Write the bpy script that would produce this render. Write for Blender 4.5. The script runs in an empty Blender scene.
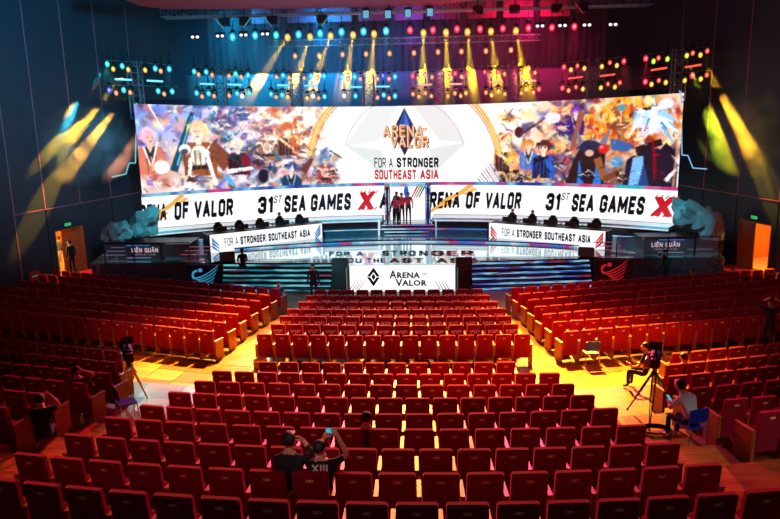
import bpy, bmesh, math, random
import numpy as np
from mathutils import Vector, Matrix
random.seed(7); np.random.seed(7)
S = bpy.context.scene
COL = S.collection
# ------------------------------------------------------------------ camera
CAM_H = 8.27
F_PX = 710.0
YAW, PITCH, ROLL = math.radians(3.2), math.radians(12.3), math.radians(-1.1)
_f = Vector((-math.sin(YAW)*math.cos(PITCH), math.cos(YAW)*math.cos(PITCH), -math.sin(PITCH)))
_r0 = Vector((math.cos(YAW), math.sin(YAW), 0)); _u0 = _r0.cross(_f)
_r = _r0*math.cos(ROLL) + _u0*math.sin(ROLL); _u = -_r0*math.sin(ROLL) + _u0*math.cos(ROLL)
cam_d = bpy.data.cameras.new('camera'); cam = bpy.data.objects.new('camera', cam_d); COL.objects.link(cam)
cam_d.sensor_width = 36; cam_d.lens = F_PX/780*36; cam_d.clip_end = 200
M = Matrix((( _r.x, _u.x, -_f.x, 0), (_r.y, _u.y, -_f.y, 0), (_r.z, _u.z, -_f.z, CAM_H), (0, 0, 0, 1)))
cam.matrix_world = M
S.camera = cam
CP = Vector((0, 0, CAM_H))
def ray(x, y): return _f + _r*((x-390)/F_PX) - _u*((y-259.5)/F_PX)
def atY(x, y, Y): d = ray(x, y); return CP + d*(Y/d.y)
def atZ(x, y, z): d = ray(x, y); return CP + d*((z-CAM_H)/d.z)
# ------------------------------------------------------------------ world, exposure
W = bpy.data.worlds.new('World'); S.world = W; W.use_nodes = True
W.node_tree.nodes['Background'].inputs[0].default_value = (0.01, 0.012, 0.03, 1)
W.node_tree.nodes['Background'].inputs[1].default_value = 0.1
S.view_settings.view_transform = 'Standard'; S.view_settings.look = 'None'
S.view_settings.exposure = 0; S.view_settings.gamma = 1; S.view_settings.use_curve_mapping = False
try:
    S.cycles.use_denoising = True; S.cycles.denoiser = 'OPENIMAGEDENOISE'
    S.cycles.max_bounces = 5; S.cycles.diffuse_bounces = 2; S.cycles.glossy_bounces = 3
    S.cycles.volume_bounces = 0; S.cycles.sample_clamp_indirect = 4; S.cycles.caustics_reflective = False
except Exception: pass
# ------------------------------------------------------------------ house and stage lights, plus a few added fills (the rig's own beams come with the fixtures)
def spot(name, loc, tgt, power, color, size=40, blend=0.6, radius=0.15):
    d = bpy.data.lights.new(name, 'SPOT'); d.energy = power; d.color = color
    d.spot_size = math.radians(size); d.spot_blend = blend; d.shadow_soft_size = radius
    o = bpy.data.objects.new(name, d); COL.objects.link(o); o.location = loc
    o.rotation_euler = (Vector(tgt)-Vector(loc)).to_track_quat('-Z', 'Y').to_euler()
    return o
YEL = (1.0, 0.52, 0.03); AMB = (1.0, 0.36, 0.03)
# yellow keys on the rig pointing down into the aisles
spot('front_key', (-6.5, 33.5, 12.6), (-7.0, 21.2, .4), 190000, YEL, 20, .8)
spot('front_key', (4.6, 33.5, 12.6), (5.2, 19.2, .5), 260000, YEL, 25, .9)
spot('front_key', (-6.0, 33.0, 12.6), (-6.4, 24.6, .2), 90000, YEL, 20, .8)
spot('front_key', (3.0, 33.0, 12.6), (3.5, 24.6, .2), 100000, YEL, 20, .8)
spot('front_key', (-1.2, 34, 12.6), (-1.2, 20.5, 1), 52000, YEL, 34, .9)
spot('front_key', (-1.2, 34, 12.6), (-1.4, 12.0, 2), 28000, (1, .5, .06), 32, .9)
spot('front_key', (-9, 33, 12.5), (-7.0, 16.6, .8), 24000, (.8, .66, 1), 8, .6)
# redder spots from the ceiling bridges behind the camera's side of the hall, and unseen fills between them
spot('house_spot', (-7.0, 13.5, 13.0), (-9.4, 22.8, .9), 4600, (1, .3, .1), 19, 1)
spot('house_spot', (-3, 12, 13.2), (-12.5, 27.0, .9), 2000, (1, .25, .35), 50, 1)  # dim fill added over the far seats of the front left block
spot('house_spot', (1, 12, 13.2), (9.5, 26.5, .9), 3600, (1, .25, .35), 50, 1)  # broad fill added to lift the front right block
spot('house_spot', (5.2, 13.0, 13.0), (5.9, 21.4, .8), 4800, (1, .3, .1), 30, 1)
spot('house_spot', (0.6, 9.5, 13.2), (1.2, 17.0, 1.6), 8000, (1, .12, .05), 24, 1)
spot('house_spot', (-5.0, 9.5, 13.2), (-4.2, 13.8, 2.0), 1500, (1, .2, .05), 30, 1)
spot('house_spot', (-1.2, 15.0, 13.2), (-1.2, 25.5, .8), 900, (1, .6, .6), 40, 1)  # neutral fill added so the VIP lettering reads white
spot('house_spot', (-1.2, 15.0, 13.2), (-1.2, 25.0, .8), 1200, (1, .10, .12), 60, 1)
spot('rear_fill', (0, -4, 12.5), (-1, 10.5, 3.4), 230, (1, .62, .66), 75, 1, .5)  # unseen weak fill added behind the camera for the seat backs
spot('rear_fill', (9, 2, 12.5), (5.9, 11.2, 2.8), 2600, (1, .9, .9), 13, 1, .3)  # narrow fill added for the white-shirted man
spot('rear_fill', (-2, 2, 12.5), (-1.7, 9.0, 3.7), 1500, (1, .85, .85), 7, 1, .3)  # small fill added so the XIII lettering shows
# magenta wash from the rig over the audience rims
spot('front_wash', (-6, 33, 12.4), (-2, 9, 3.4), 23000, (1, .03, .2), 60, .9, .4)
spot('front_wash', (5, 33, 12.4), (2, 9, 3.4), 23000, (1, .03, .2), 60, .9, .4)
# blue on the left, magenta on the right: back curtain, haze and walls
for x, c, p in ((-10.5, (0, .46, 1), 9500), (-5.5, (0, .36, 1), 8500), (-.8, (.08, .12, 1), 2200), (5.2, (1, .01, .2), 4600)):
    spot('blue_wash' if x < 0 else 'magenta_wash', (x, 38.2, 13.0), (x, 45.6, 9.4), p*.6, c, 100, 1, .4)
spot('blue_wash', (-6, 24, 12.8), (-17.0, 33, 11), 9500, (.0, .55, 1), 80, 1, .5)
spot('violet_wash', (5, 24, 12.8), (14.5, 34, 11), 450, (.35, .12, 1), 80, 1, .5)
spot('blue_wash', (-3, 26, 6), (-6, 42, 13.6), 2500, (.1, .4, 1), 70, 1, .5)
spot('magenta_wash', (2, 26, 6), (3, 42, 13.6), 4500, (1, .05, .2), 60, 1, .5)
spot('teal_wash', (-9.5, 30.5, 9), (-13.2, 34.0, 2.0), 3600, (.05, .8, .9), 32, .8)
spot('teal_wash', (7, 30.5, 9), (11.2, 34.0, 2.2), 3600, (.05, .8, 1), 32, .8)
spot('teal_wash', (-6, 27, 12), (-4.5, 35.2, 1.2), 9000, (.08, .75, 1), 42, .8)
spot('pink_wash', (-1.2, 30, 9), (-1.2, 39.8, 2.4), 2600, (1, .75, .9), 9, .7)  # tight fill added on the players in the portal
spot('pink_wash', (4, 27, 12), (3.5, 35.5, 1.2), 5000, (1, .25, .45), 40, .8)
spot('teal_wash', (2, 27, 12), (1.5, 35.2, 1.2), 3500, (.08, .6, 1), 36, .8)
spot('teal_wash', (-8, 25, 8), (-4.0, 30.6, .9), 3000, (.05, .8, .9), 8, .6)
spot('red_wash', (4, 24, 12), (4.6, 29.4, .1), 9000, (1, .03, .12), 26, .8)
spot('violet_wash', (-5, 24, 12), (-6.6, 29.6, .1), 4500, (.45, .3, 1), 22, .8)

spot('soffit_fill', (-4, 27, 7), (-4.5, 34.5, 12.9), 160, (1, .12, .25), 80, 1, .4)  # unseen fill added below the ceiling band to brighten it
# ------------------------------------------------------------------ materials
def lin(c):
    out = []
    for v in c[:3]:
        v /= 255.0
        out.append(v/12.92 if v <= .04045 else ((v+.055)/1.055)**2.4)
    return tuple(out)+(1,)
MATS = {}
def mat(name, rgb=(128, 128, 128), rough=.6, metal=0, emit=0, spec=.5, noise=0, nscale=8, coat=0, sampling=None, transmission=0, alpha=1, bump=0):
    if name in MATS: return MATS[name]
    m = bpy.data.materials.new(name); m.use_nodes = True; nt = m.node_tree; b = nt.nodes['Principled BSDF']
    c = lin(rgb)
    b.inputs['Base Color'].default_value = c; b.inputs['Roughness'].default_value = rough
    b.inputs['Metallic'].default_value = metal; b.inputs['Specular IOR Level'].default_value = spec
    b.inputs['Coat Weight'].default_value = coat; b.inputs['Transmission Weight'].default_value = transmission
    b.inputs['Alpha'].default_value = alpha
    if emit:
        b.inputs['Base Color'].default_value = (.02, .02, .02, 1)
        b.inputs['Emission Color'].default_value = c; b.inputs['Emission Strength'].default_value = emit
        if sampling: m.cycles.emission_sampling = sampling
    if noise or bump:
        tc = nt.nodes.new('ShaderNodeTexCoord'); n = nt.nodes.new('ShaderNodeTexNoise'); n.inputs['Scale'].default_value = nscale
        n.inputs['Detail'].default_value = 6
        nt.links.new(tc.outputs['Object'], n.inputs['Vector'])
        if noise:
            mx = nt.nodes.new('ShaderNodeMix'); mx.data_type = 'RGBA'
            mx.inputs[6].default_value = tuple(v*(1-noise) for v in c[:3])+(1,); mx.inputs[7].default_value = tuple(min(1, v*(1+noise)) for v in c[:3])+(1,)
            nt.links.new(n.outputs['Fac'], mx.inputs[0]); nt.links.new(mx.outputs[2], b.inputs['Base Color'])
        if bump:
            bp = nt.nodes.new('ShaderNodeBump'); bp.inputs['Strength'].default_value = bump; bp.inputs['Distance'].default_value = .01
            nt.links.new(n.outputs['Fac'], bp.inputs['Height']); nt.links.new(bp.outputs['Normal'], b.inputs['Normal'])
    MATS[name] = m; return m
def wood_mat(name, c1, c2, scale=(3, 30, 3), rough=.4):
    m = bpy.data.materials.new(name); m.use_nodes = True; nt = m.node_tree; b = nt.nodes['Principled BSDF']
    tc = nt.nodes.new('ShaderNodeTexCoord'); mp = nt.nodes.new('ShaderNodeMapping'); mp.inputs['Scale'].default_value = scale
    n = nt.nodes.new('ShaderNodeTexNoise'); n.inputs['Scale'].default_value = 1.4; n.inputs['Detail'].default_value = 8; n.inputs['Distortion'].default_value = .6
    cr = nt.nodes.new('ShaderNodeValToRGB'); cr.color_ramp.elements[0].color = lin(c1); cr.color_ramp.elements[1].color = lin(c2)
    cr.color_ramp.elements[0].position = .3; cr.color_ramp.elements[1].position = .7
    oi = nt.nodes.new('ShaderNodeObjectInfo'); ad = nt.nodes.new('ShaderNodeVectorMath'); ad.operation = 'ADD'
    nt.links.new(tc.outputs['Object'], ad.inputs[0]); nt.links.new(oi.outputs['Location'], ad.inputs[1])
    nt.links.new(ad.outputs[0], mp.inputs[0]); nt.links.new(mp.outputs[0], n.inputs['Vector']); nt.links.new(n.outputs['Fac'], cr.inputs[0])
    nt.links.new(cr.outputs[0], b.inputs['Base Color']); b.inputs['Roughness'].default_value = rough
    MATS[name] = m; return m
def velvet(name, rgb):
    m = mat(name, rgb, rough=.85, spec=.2, noise=.25, nscale=40)
    b = m.node_tree.nodes['Principled BSDF']; b.inputs['Sheen Weight'].default_value = 1.0; b.inputs['Sheen Roughness'].default_value = .4
    b.inputs['Sheen Tint'].default_value = (.9, .1, .2, 1)
    return m
SEAT = velvet('crimson_fabric', (132, 6, 28)); SHELL = mat('seat_shell', (30, 6, 10), .6)
WOOD = wood_mat('honey_wood', (120, 62, 22), (176, 98, 42), (4, 4, 26))
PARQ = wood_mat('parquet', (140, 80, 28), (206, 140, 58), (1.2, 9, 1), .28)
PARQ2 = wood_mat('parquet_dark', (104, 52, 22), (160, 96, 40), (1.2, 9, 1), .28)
GOLD = mat('gold_emblem', (255, 226, 150), .4, .0); BLACK = mat('black', (8, 8, 10), .5)
RUBBER = mat('rubber', (14, 14, 16), .8); CHROME = mat('chrome', (200, 200, 205), .25, .9)
WALL = mat('wall_dark', (22, 38, 50), .55, noise=.3, nscale=2); CURT = mat('curtain', (60, 56, 62), .9, noise=.4, nscale=6)
TRIM = mat('copper_trim', (170, 92, 104), .5, .1)
ALU = mat('aluminium', (165, 168, 172), .35, .7); DECK = mat('stage_deck', (120, 160, 172), .10, .72, coat=.5, noise=.45, nscale=.9)
WHITE = mat('white_led', (252, 252, 255), emit=1.15); NAVY = mat('navy_print', (8, 22, 46), .6)
PRINTRED = mat('red_led_print', (226, 18, 34), emit=.8); CARPET = mat('red_carpet', (190, 8, 20), .9, noise=.3, nscale=30)
VIPW = mat('white_print', (250, 246, 244), .7)

# ------------------------------------------------------------------ mesh helper
class MB:
    def __init__(s): s.v = []; s.f = []; s.m = []
    def add(s, vs, fs, mi=0, X=None):
        n = len(s.v)
        s.v += [tuple(X @ Vector(p)) if X is not None else tuple(p) for p in vs]
        s.f += [tuple(i+n for i in f) for f in fs]; s.m += [mi]*len(fs); return s
    def box(s, c, d, mi=0, X=None, R=None):
        x, y, z = (q/2 for q in d)
        vs = [Vector((a*x, b*y, e*z)) for a in (-1, 1) for b in (-1, 1) for e in (-1, 1)]
        if R is not None: vs = [R @ v for v in vs]
        vs = [v+Vector(c) for v in vs]
        return s.add(vs, [(0, 1, 3, 2), (4, 6, 7, 5), (0, 4, 5, 1), (2, 3, 7, 6), (0, 2, 6, 4), (1, 5, 7, 3)], mi, X)
    def rbox(s, c, d, r=.03, mi=0, X=None, R=None, seg=2):
        # box with rounded outline in XZ and chamfered front/back edges
        hx, hy, hz = (q/2 for q in d); e = min(r*.6, hy*.8); out = []
        def ring(ins, y):
            rr = max(r-ins, .002); pts = []
            for (sx, sz, a0) in ((1, 1, 0), (-1, 1, 90), (-1, -1, 180), (1, -1, 270)):
                for k in range(seg+1):
                    a = math.radians(a0+90*k/seg)
                    pts.append(Vector((sx*(hx-r)+math.cos(a)*rr, y, sz*(hz-r)+math.sin(a)*rr)))
            return pts
        rings = [ring(e, -hy), ring(0, -hy+e), ring(0, hy-e), ring(e, hy)]; n = len(rings[0])
        vs = [p for q in rings for p in q]
        if R is not None: vs = [R @ v for v in vs]
        vs = [v+Vector(c) for v in vs]; fs = []
        for k in range(3):
            for i in range(n):
                j = (i+1) % n; fs.append((k*n+i, k*n+j, (k+1)*n+j, (k+1)*n+i))
        fs.append(tuple(range(n))); fs.append(tuple(reversed(range(3*n, 4*n))))
        return s.add(vs, [tuple(reversed(f)) for f in fs], mi, X)
    def tube(s, a, b, r, r2=None, mi=0, n=6, caps=True, X=None):
        a, b = Vector(a), Vector(b); r2 = r if r2 is None else r2
        q = (b-a).to_track_quat('Z', 'Y'); vs = []
        for p, rr in ((a, r), (b, r2)):
            for i in range(n): t = 2*math.pi*i/n; vs.append(p + q @ Vector((math.cos(t)*rr, math.sin(t)*rr, 0)))
        fs = [(i, (i+1) % n, n+(i+1) % n, n+i) for i in range(n)]
        if caps: fs += [tuple(reversed(range(n))), tuple(range(n, 2*n))]
        return s.add(vs, fs, mi, X)
    def path(s, pts, r, mi=0, n=6, X=None):
        for a, b in zip(pts[:-1], pts[1:]): s.tube(a, b, r, None, mi, n, True, X)
        return s
    def ball(s, c, r, mi=0, nu=10, nv=7, X=None, R=None):
        r = (r, r, r) if not hasattr(r, '__len__') else r; vs = []; c = Vector(c)
        for j in range(nv+1):
            p = math.pi*j/nv
            for i in range(nu):
                t = 2*math.pi*i/nu; v = Vector((r[0]*math.sin(p)*math.cos(t), r[1]*math.sin(p)*math.sin(t), r[2]*math.cos(p)))
                if R is not None: v = R @ v
                vs.append(c+v)
        fs = []
        for j in range(nv):
            for i in range(nu):
                k = (i+1) % nu; fs.append((j*nu+i, (j+1)*nu+i, (j+1)*nu+k, j*nu+k))
        return s.add(vs, fs, mi, X)
    def prism(s, pts, off, mi=0, X=None):
        # polygon (3D points) extruded by vector off
        n = len(pts); off = Vector(off); vs = [Vector(p) for p in pts]+[Vector(p)+off for p in pts]
        fs = [tuple(range(n)), tuple(reversed(range(n, 2*n)))]+[(i, n+i, n+(i+1) % n, (i+1) % n) for i in range(n)]
        return s.add(vs, fs, mi, X)
    def build(s, name, mats, parent=None, smooth=False, X=None):
        me = bpy.data.meshes.new(name); me.from_pydata(s.v, [], s.f)
        for m in (mats if isinstance(mats, (list, tuple)) else [mats]): me.materials.append(m)
        me.polygons.foreach_set('material_index', s.m)
        bm = bmesh.new(); bm.from_mesh(me); bmesh.ops.recalc_face_normals(bm, faces=bm.faces); bm.to_mesh(me); bm.free()
        if smooth: me.polygons.foreach_set('use_smooth', [True]*len(me.polygons))
        me.update()
        o = bpy.data.objects.new(name, me); COL.objects.link(o); o.parent = parent
        if X is not None: o.matrix_local = X
        return o
def tag(o, label=None, cat=None, group=None, kind=None):
    for k, v in (('label', label), ('category', cat), ('group', group), ('kind', kind)):
        if v: o[k] = v
    return o
def empty(name, loc=(0, 0, 0), rz=0, label=None, cat=None, group=None):
    o = bpy.data.objects.new(name, None); COL.objects.link(o); o.location = loc; o.rotation_euler = (0, 0, rz); o.empty_display_size = .1
    return tag(o, label, cat, group)
def struct(o): o['kind'] = 'structure'; return o
def rz(a): return Matrix.Rotation(a, 4, 'Z')
ORD = ['zeroth', 'first', 'second', 'third', 'fourth', 'fifth', 'sixth', 'seventh', 'eighth', 'ninth', 'tenth', 'eleventh', 'twelfth', 'thirteenth', 'fourteenth', 'fifteenth', 'sixteenth', 'seventeenth', 'eighteenth', 'nineteenth', 'twentieth', 'twenty-first', 'twenty-second', 'twenty-third']
# ------------------------------------------------------------------ lettering
_tc = {}
def glyphs(txt, bold=0.0, res=2):
    key = (txt, bold, res)
    if key in _tc: return _tc[key]
    cu = bpy.data.curves.new('lettering', 'FONT'); cu.body = txt; cu.offset = bold; cu.resolution_u = res; cu.space_character = 1.08
    o = bpy.data.objects.new('lettering', cu); COL.objects.link(o)
    dg = bpy.context.evaluated_depsgraph_get(); me = bpy.data.meshes.new_from_object(o.evaluated_get(dg))
    v = np.array([q.co[:2] for q in me.vertices]); f = [tuple(p.vertices) for p in me.polygons]
    bpy.data.objects.remove(o); bpy.data.curves.remove(cu); bpy.data.meshes.remove(me)
    v -= v.min(0); v /= v.max(0); _tc[key] = (v, f); return _tc[key]
# condensed block lettering drawn with strokes: glyph -> (width, polylines in a unit-high box)
_C = .14
BF = {
 'A': (.56, [[(0, 0), (.28, 1), (.56, 0)], [(.1, .30), (.46, .30)]]), 'E': (.44, [[(.44, 0), (0, 0), (0, 1), (.44, 1)], [(0, .52), (.38, .52)]]),
 'F': (.44, [[(0, 0), (0, 1), (.44, 1)], [(0, .52), (.38, .52)]]), 'G': (.5, [[(.5, .80), (.5, .88), (.38, 1), (.12, 1), (0, .88), (0, .12), (.12, 0), (.38, 0), (.5, .12), (.5, .50), (.28, .50)]]),
 'H': (.5, [[(0, 0), (0, 1)], [(.5, 0), (.5, 1)], [(0, .5), (.5, .5)]]), 'I': (.0, [[(0, 0), (0, 1)]]), 'L': (.42, [[(0, 1), (0, 0), (.42, 0)]]),
 'M': (.7, [[(0, 0), (0, 1), (.35, .25), (.7, 1), (.7, 0)]]), 'N': (.52, [[(0, 0), (0, 1), (.52, 0), (.52, 1)]]),
 'O': (.5, [[(.12, 0), (0, .12), (0, .88), (.12, 1), (.38, 1), (.5, .88), (.5, .12), (.38, 0), (.12, 0)]]),
 'P': (.48, [[(0, 0), (0, 1), (.36, 1), (.48, .88), (.48, .58), (.36, .46), (0, .46)]]),
 'Q': (.5, [[(.12, 0), (0, .12), (0, .88), (.12, 1), (.38, 1), (.5, .88), (.5, .12), (.38, 0), (.12, 0)], [(.3, .22), (.56, -.06)]]),
 'R': (.5, [[(0, 0), (0, 1), (.38, 1), (.5, .88), (.5, .60), (.38, .48), (0, .48)], [(.26, .48), (.5, 0)]]),
 'S': (.48, [[(.48, .78), (.48, .88), (.36, 1), (.12, 1), (0, .88), (0, .66), (.12, .54), (.36, .46), (.48, .34), (.48, .12), (.36, 0), (.12, 0), (0, .12), (0, .22)]]),
 'T': (.52, [[(0, 1), (.52, 1)], [(.26, 1), (.26, 0)]]), 'U': (.5, [[(0, 1), (0, .12), (.12, 0), (.38, 0), (.5, .12), (.5, 1)]]),
 'V': (.56, [[(0, 1), (.28, 0), (.56, 1)]]), 'X': (.54, [[(0, 0), (.54, 1)], [(0, 1), (.54, 0)]]),
 '0': (.5, [[(.12, 0), (0, .12), (0, .88), (.12, 1), (.38, 1), (.5, .88), (.5, .12), (.38, 0), (.12, 0)]]),
 '1': (.18, [[(0, .82), (.18, 1), (.18, 0)]]), '2': (.48, [[(0, .8), (0, .88), (.12, 1), (.36, 1), (.48, .88), (.48, .62), (0, 0), (.48, 0)]]),
 '3': (.48, [[(0, .80), (0, .88), (.12, 1), (.36, 1), (.48, .88), (.48, .62), (.36, .52), (.18, .52)], [(.36, .52), (.48, .42), (.48, .12), (.36, 0), (.12, 0), (0, .12), (0, .2)]]),
 ' ': (.16, []), 'Ê': (.44, [[(.44, 0), (0, 0), (0, 1), (.44, 1)], [(0, .52), (.38, .52)], [(.06, 1.18), (.22, 1.34), (.38, 1.18)]]),
 'Â': (.56, [[(0, 0), (.28, 1), (.56, 0)], [(.1, .30), (.46, .30)], [(.12, 1.18), (.28, 1.34), (.44, 1.18)]]),
}
def block_glyphs(txt, w):
    vs = []; fs = []; x = w/2
    for ch in txt:
        gw, lines = BF[ch]
        for ln in lines:
            for (a, b) in zip(ln[:-1], ln[1:]):
                ax, ay = a[0]+x, w/2+a[1]*(1-w); bx, by = b[0]+x, w/2+b[1]*(1-w)
                d = math.hypot(bx-ax, by-ay) or 1; dx, dy = (bx-ax)/d*w/2, (by-ay)/d*w/2; n = len(vs)
                vs += [(ax-dx*.6-dy, ay-dy*.6+dx), (ax-dx*.6+dy, ay-dy*.6-dx), (bx+dx*.6+dy, by+dy*.6-dx), (bx+dx*.6-dy, by+dy*.6+dx)]
                fs.append((n, n+1, n+2, n+3))
        x += gw+w+.13
    v = np.array(vs); tot = x-.13-w/2; v[:, 0] /= tot; return v, fs
def block_on(mb, txt, mapf, u0, u1, v0, v1, mi=0, w=.2, shear=0):
    v, f = block_glyphs(txt, w)
    mb.add([mapf(u0+(u1-u0)*a+shear*(b-.5), v0+(v1-v0)*b) for a, b in v], f, mi)
def text_on(mb, txt, mapf, u0, u1, v0, v1, mi=0, bold=.02, shear=0, res=2):
    v, f = glyphs(txt, bold, res)
    mb.add([mapf(u0+(u1-u0)*a+shear*(b-.5), v0+(v1-v0)*b) for a, b in v], f, mi)
def flat_on(mb, poly, mapf, mi=0): mb.add([mapf(a, b) for a, b in poly], [tuple(range(len(poly)))], mi)
# ------------------------------------------------------------------ auditorium rows
# name: depth of the seat tops under the camera, left end, middle, right end (centre block), far points of the side blocks
ROWS = [
 ('i', 4.42, (-21, 477), (339, 503), (790, 489), None, None),
 ('h', 4.72, (11, 453), (334, 473), (726, 464), None, None),
 ('g', 4.97, (61, 434), (340, 449), (683, 443), None, None),
 ('f', 5.25, (101, 417), (353, 429), (650, 425), [(8, 408), (-30, 403)], [(758, 413), (792, 409)]),
 ('e', 5.52, (137, 405), (345, 414), (621, 408), [(49, 394.5), (0, 389.7)], [(723, 400.3), (775, 396)]),
 ('d', 5.80, (166, 392), (351, 398), (597, 395), [(87, 384), (0, 375)], [(690, 388.8), (761, 381.7)]),
 ('c', 6.08, (192, 381), (370, 385), (577, 384), [(111, 374), (0, 362.5)], [(666.7, 376.7), (757, 368)]),
 ('b', 6.35, (210, 371), (365, 374), (562, 373), [(117, 362.7), (1.6, 351)], [(665, 365.3), (745, 357.5)]),
 ('a', 6.63, (257, 362), (387, 363), (517, 362), [(119, 351.6), (0, 338.7)], [(671, 353.7), (763, 344.7)]),
 ('7', 6.98, (255, 334), (345, 335.5), (532, 334), [(213, 331.5), (0, 309)], [(563, 332), (741, 317.2)]),
 ('6', 7.03, (269, 324), (390, 325.4), (520, 324), [(226.5, 323), (61, 308)], [(552, 322.3), (743, 308)]),
 ('5', 7.08, (278, 316), (390, 317), (513, 316), [(238, 314.5), (61, 299.7)], [(542, 314.5), (741, 297)]),
 ('4', 7.13, (286, 309), (390, 309.6), (507, 308.5), [(250, 307), (61, 291.5)], [(534, 307), (741, 290)]),
 ('3', 7.17, (297, 302), (390, 302), (499, 301.5), [(261, 301), (61, 284)], [(527, 300), (741, 282)]),
 ('2', 7.22, (305, 295.5), (390, 296), (491, 295), [(270, 295), (61, 276)], [(518, 294), (741, 276)]),
 ('1', 7.27, (313, 290), (390, 290), (484, 289), [(280, 289), (98, 274)], [(511, 288), (741, 271)]),
]
PITCHX = .58
rowdata = []
for name, d, l, m, r, sl, sr in ROWS:
    zt = CAM_H-d
    L, Mi, R = (atZ(*q, zt) for q in (l, m, r))
    # quadratic through three points gives the arc
    A = np.array([[p.x**2, p.x, 1] for p in (L, Mi, R)]); co = np.linalg.solve(A, np.array([L.y, Mi.y, R.y]))
    co = tuple(co)
    side = []
    for q in (sl, sr):
        side.append([atZ(*w, zt) for w in q] if q else None)
    rowdata.append(dict(name=name, z=zt, L=L, R=R, co=co, sl=side[0], sr=side[1]))
def row_y(rd, x):
    a, b, c = rd['co']
    if rd['L'].x <= x <= rd['R'].x: return a*x*x+b*x+c
    if x < rd['L'].x:
        if rd['sl']:
            p, q = rd['sl']; s = (q.y-p.y)/(q.x-p.x)
            if x < p.x: return p.y+s*(x-p.x)
            t = (x-p.x)/(rd['L'].x-p.x); return p.y+t*(rd['L'].y-p.y)
        return rd['L'].y-.24*(x-rd['L'].x)
    if rd['sr']:
        p, q = rd['sr']; s = (q.y-p.y)/(q.x-p.x)
        if x > p.x: return p.y+s*(x-p.x)
        t = (x-rd['R'].x)/(p.x-rd['R'].x); return rd['R'].y+t*(p.y-rd['R'].y)
    return rd['R'].y+.24*(x-rd['R'].x)
wallL = lambda Y: -27.4+.30*Y
wallR = lambda Y: 24.9-.30*Y
# floor: stepped terraces behind the cross aisle, a gentle rake in front of it
fl = MB(); XS = [-19+.75*k for k in range(49)]
def edge(k, x): return row_y(rowdata[k], x)-.32
for k, rd in enumerate(rowdata):
    z0 = rd['z']-1.0; last = k == len(rowdata)-1
    z1 = z0 if k < 8 else (rowdata[k+1]['z']-1.0 if not last else 0)
    a = []; b = []
    for x in XS:
        y0 = edge(k, x); y1 = edge(k+1, x) if not last else max(y0+.6, 36.5)
        if last: y1 = 37.0
        a.append((x, y0, z0)); b.append((x, y1, z1))
    n = len(a); vs = a+b+[(p[0], p[1], p[2]-.6) for p in a]; fs = []
    for i in range(n-1): fs += [(i, i+1, n+i+1, n+i), (2*n+i, 2*n+i+1, i+1, i)]
    fl.add(vs, fs)
zb = rowdata[0]['z']-1.0; nx = len(XS)
fl.add([(x, edge(0, x)-6, zb+.3) for x in XS]+[(x, edge(0, x)-.004, zb+.3) for x in XS]+[(x, edge(0, x)-.004, zb-.6) for x in XS], [(i, i+1, nx+i+1, nx+i) for i in range(nx-1)]+[(nx+i, nx+i+1, 2*nx+i+1, 2*nx+i) for i in range(nx-1)])
floor = struct(fl.build('floor', wood_mat('parquet_shaded', (66, 32, 12), (104, 56, 18), (1.2, 9, 1), .35)))  # wood colour darkened under the seats, shade put in to cut bounced light
def fz(k, t):   # height on strip k
    z0 = rowdata[k]['z']-1.0
    if k < 8: return z0
    z1 = rowdata[k+1]['z']-1.0 if k < len(rowdata)-1 else 0
    return z0+(z1-z0)*t
pmb = 0
def panel(k, x0, x1, t0, t1, m):
    gap = .012; vs = []
    for (x, t) in ((x0+gap, t0), (x1-gap, t0), (x1-gap, t1), (x0+gap, t1)):
        ya = edge(k, x); yb = edge(k+1, x); y = ya+(yb-ya)*t+(gap if t == t0 else -gap)
        vs.append((x, y, fz(k, t)))
    mb = MB(); mb.prism([(p[0], p[1], p[2]+.014) for p in vs], (0, 0, -.012)); mb.build('floor_panel', m, floor)
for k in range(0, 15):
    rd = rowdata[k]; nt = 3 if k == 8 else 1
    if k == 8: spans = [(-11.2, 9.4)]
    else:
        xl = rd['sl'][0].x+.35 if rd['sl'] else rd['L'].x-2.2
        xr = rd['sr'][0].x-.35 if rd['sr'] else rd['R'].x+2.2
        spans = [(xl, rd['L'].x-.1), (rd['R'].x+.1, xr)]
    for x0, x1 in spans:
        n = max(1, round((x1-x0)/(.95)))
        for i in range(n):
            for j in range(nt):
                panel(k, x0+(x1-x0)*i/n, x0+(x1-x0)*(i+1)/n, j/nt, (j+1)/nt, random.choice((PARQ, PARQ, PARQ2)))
# ------------------------------------------------------------------ seats
TILT = Matrix.Rotation(math.radians(8), 4, 'X')
def seat_parts(lod):
    parts = {}
    b = MB(); b.rbox((0, .07, .62), (.485, .10, .80), .035, 0, R=Matrix.Rotation(math.radians(7), 3, 'X'), seg=2 if lod else 1)
    parts['backrest'] = (b, SEAT)
    c = MB(); c.rbox((0, .22, .46), (.44, .14, .42), .05, 0, R=Matrix.Rotation(math.radians(12), 3, 'X'), seg=2 if lod else 1)
    parts['seat_cushion'] = (c, SEAT)
    a = MB(); a.box((-.29, .23, .33), (.05, .40, .62), 0); a.box((-.29, .25, .655), (.06, .44, .035), 0)
    parts['armrest'] = (a, WOOD)
    if lod:
        e = MB(); r3 = Matrix.Rotation(math.radians(7), 3, 'X')
        def rp(x, z): return (r3 @ Vector((x, -.052, z)))+Vector((0, .07, .62))
        for cx in (-.024, .024):
            o_ = [rp(cx+.030*math.cos(t), .29+.022*math.sin(t)) for t in [2*math.pi*i/10 for i in range(10)]]
            i_ = [rp(cx+.019*math.cos(t), .29+.010*math.sin(t)) for t in [2*math.pi*i/10 for i in range(10)]]
            e.add(o_+i_, [(i, (i+1) % 10, 10+(i+1) % 10, 10+i) for i in range(10)])
        e.prism([rp(-.012, .272), rp(.012, .272), rp(.012, .308), rp(-.012, .308)], (0, -.003, 0))
        parts['emblem'] = (e, GOLD)
    return parts
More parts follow.
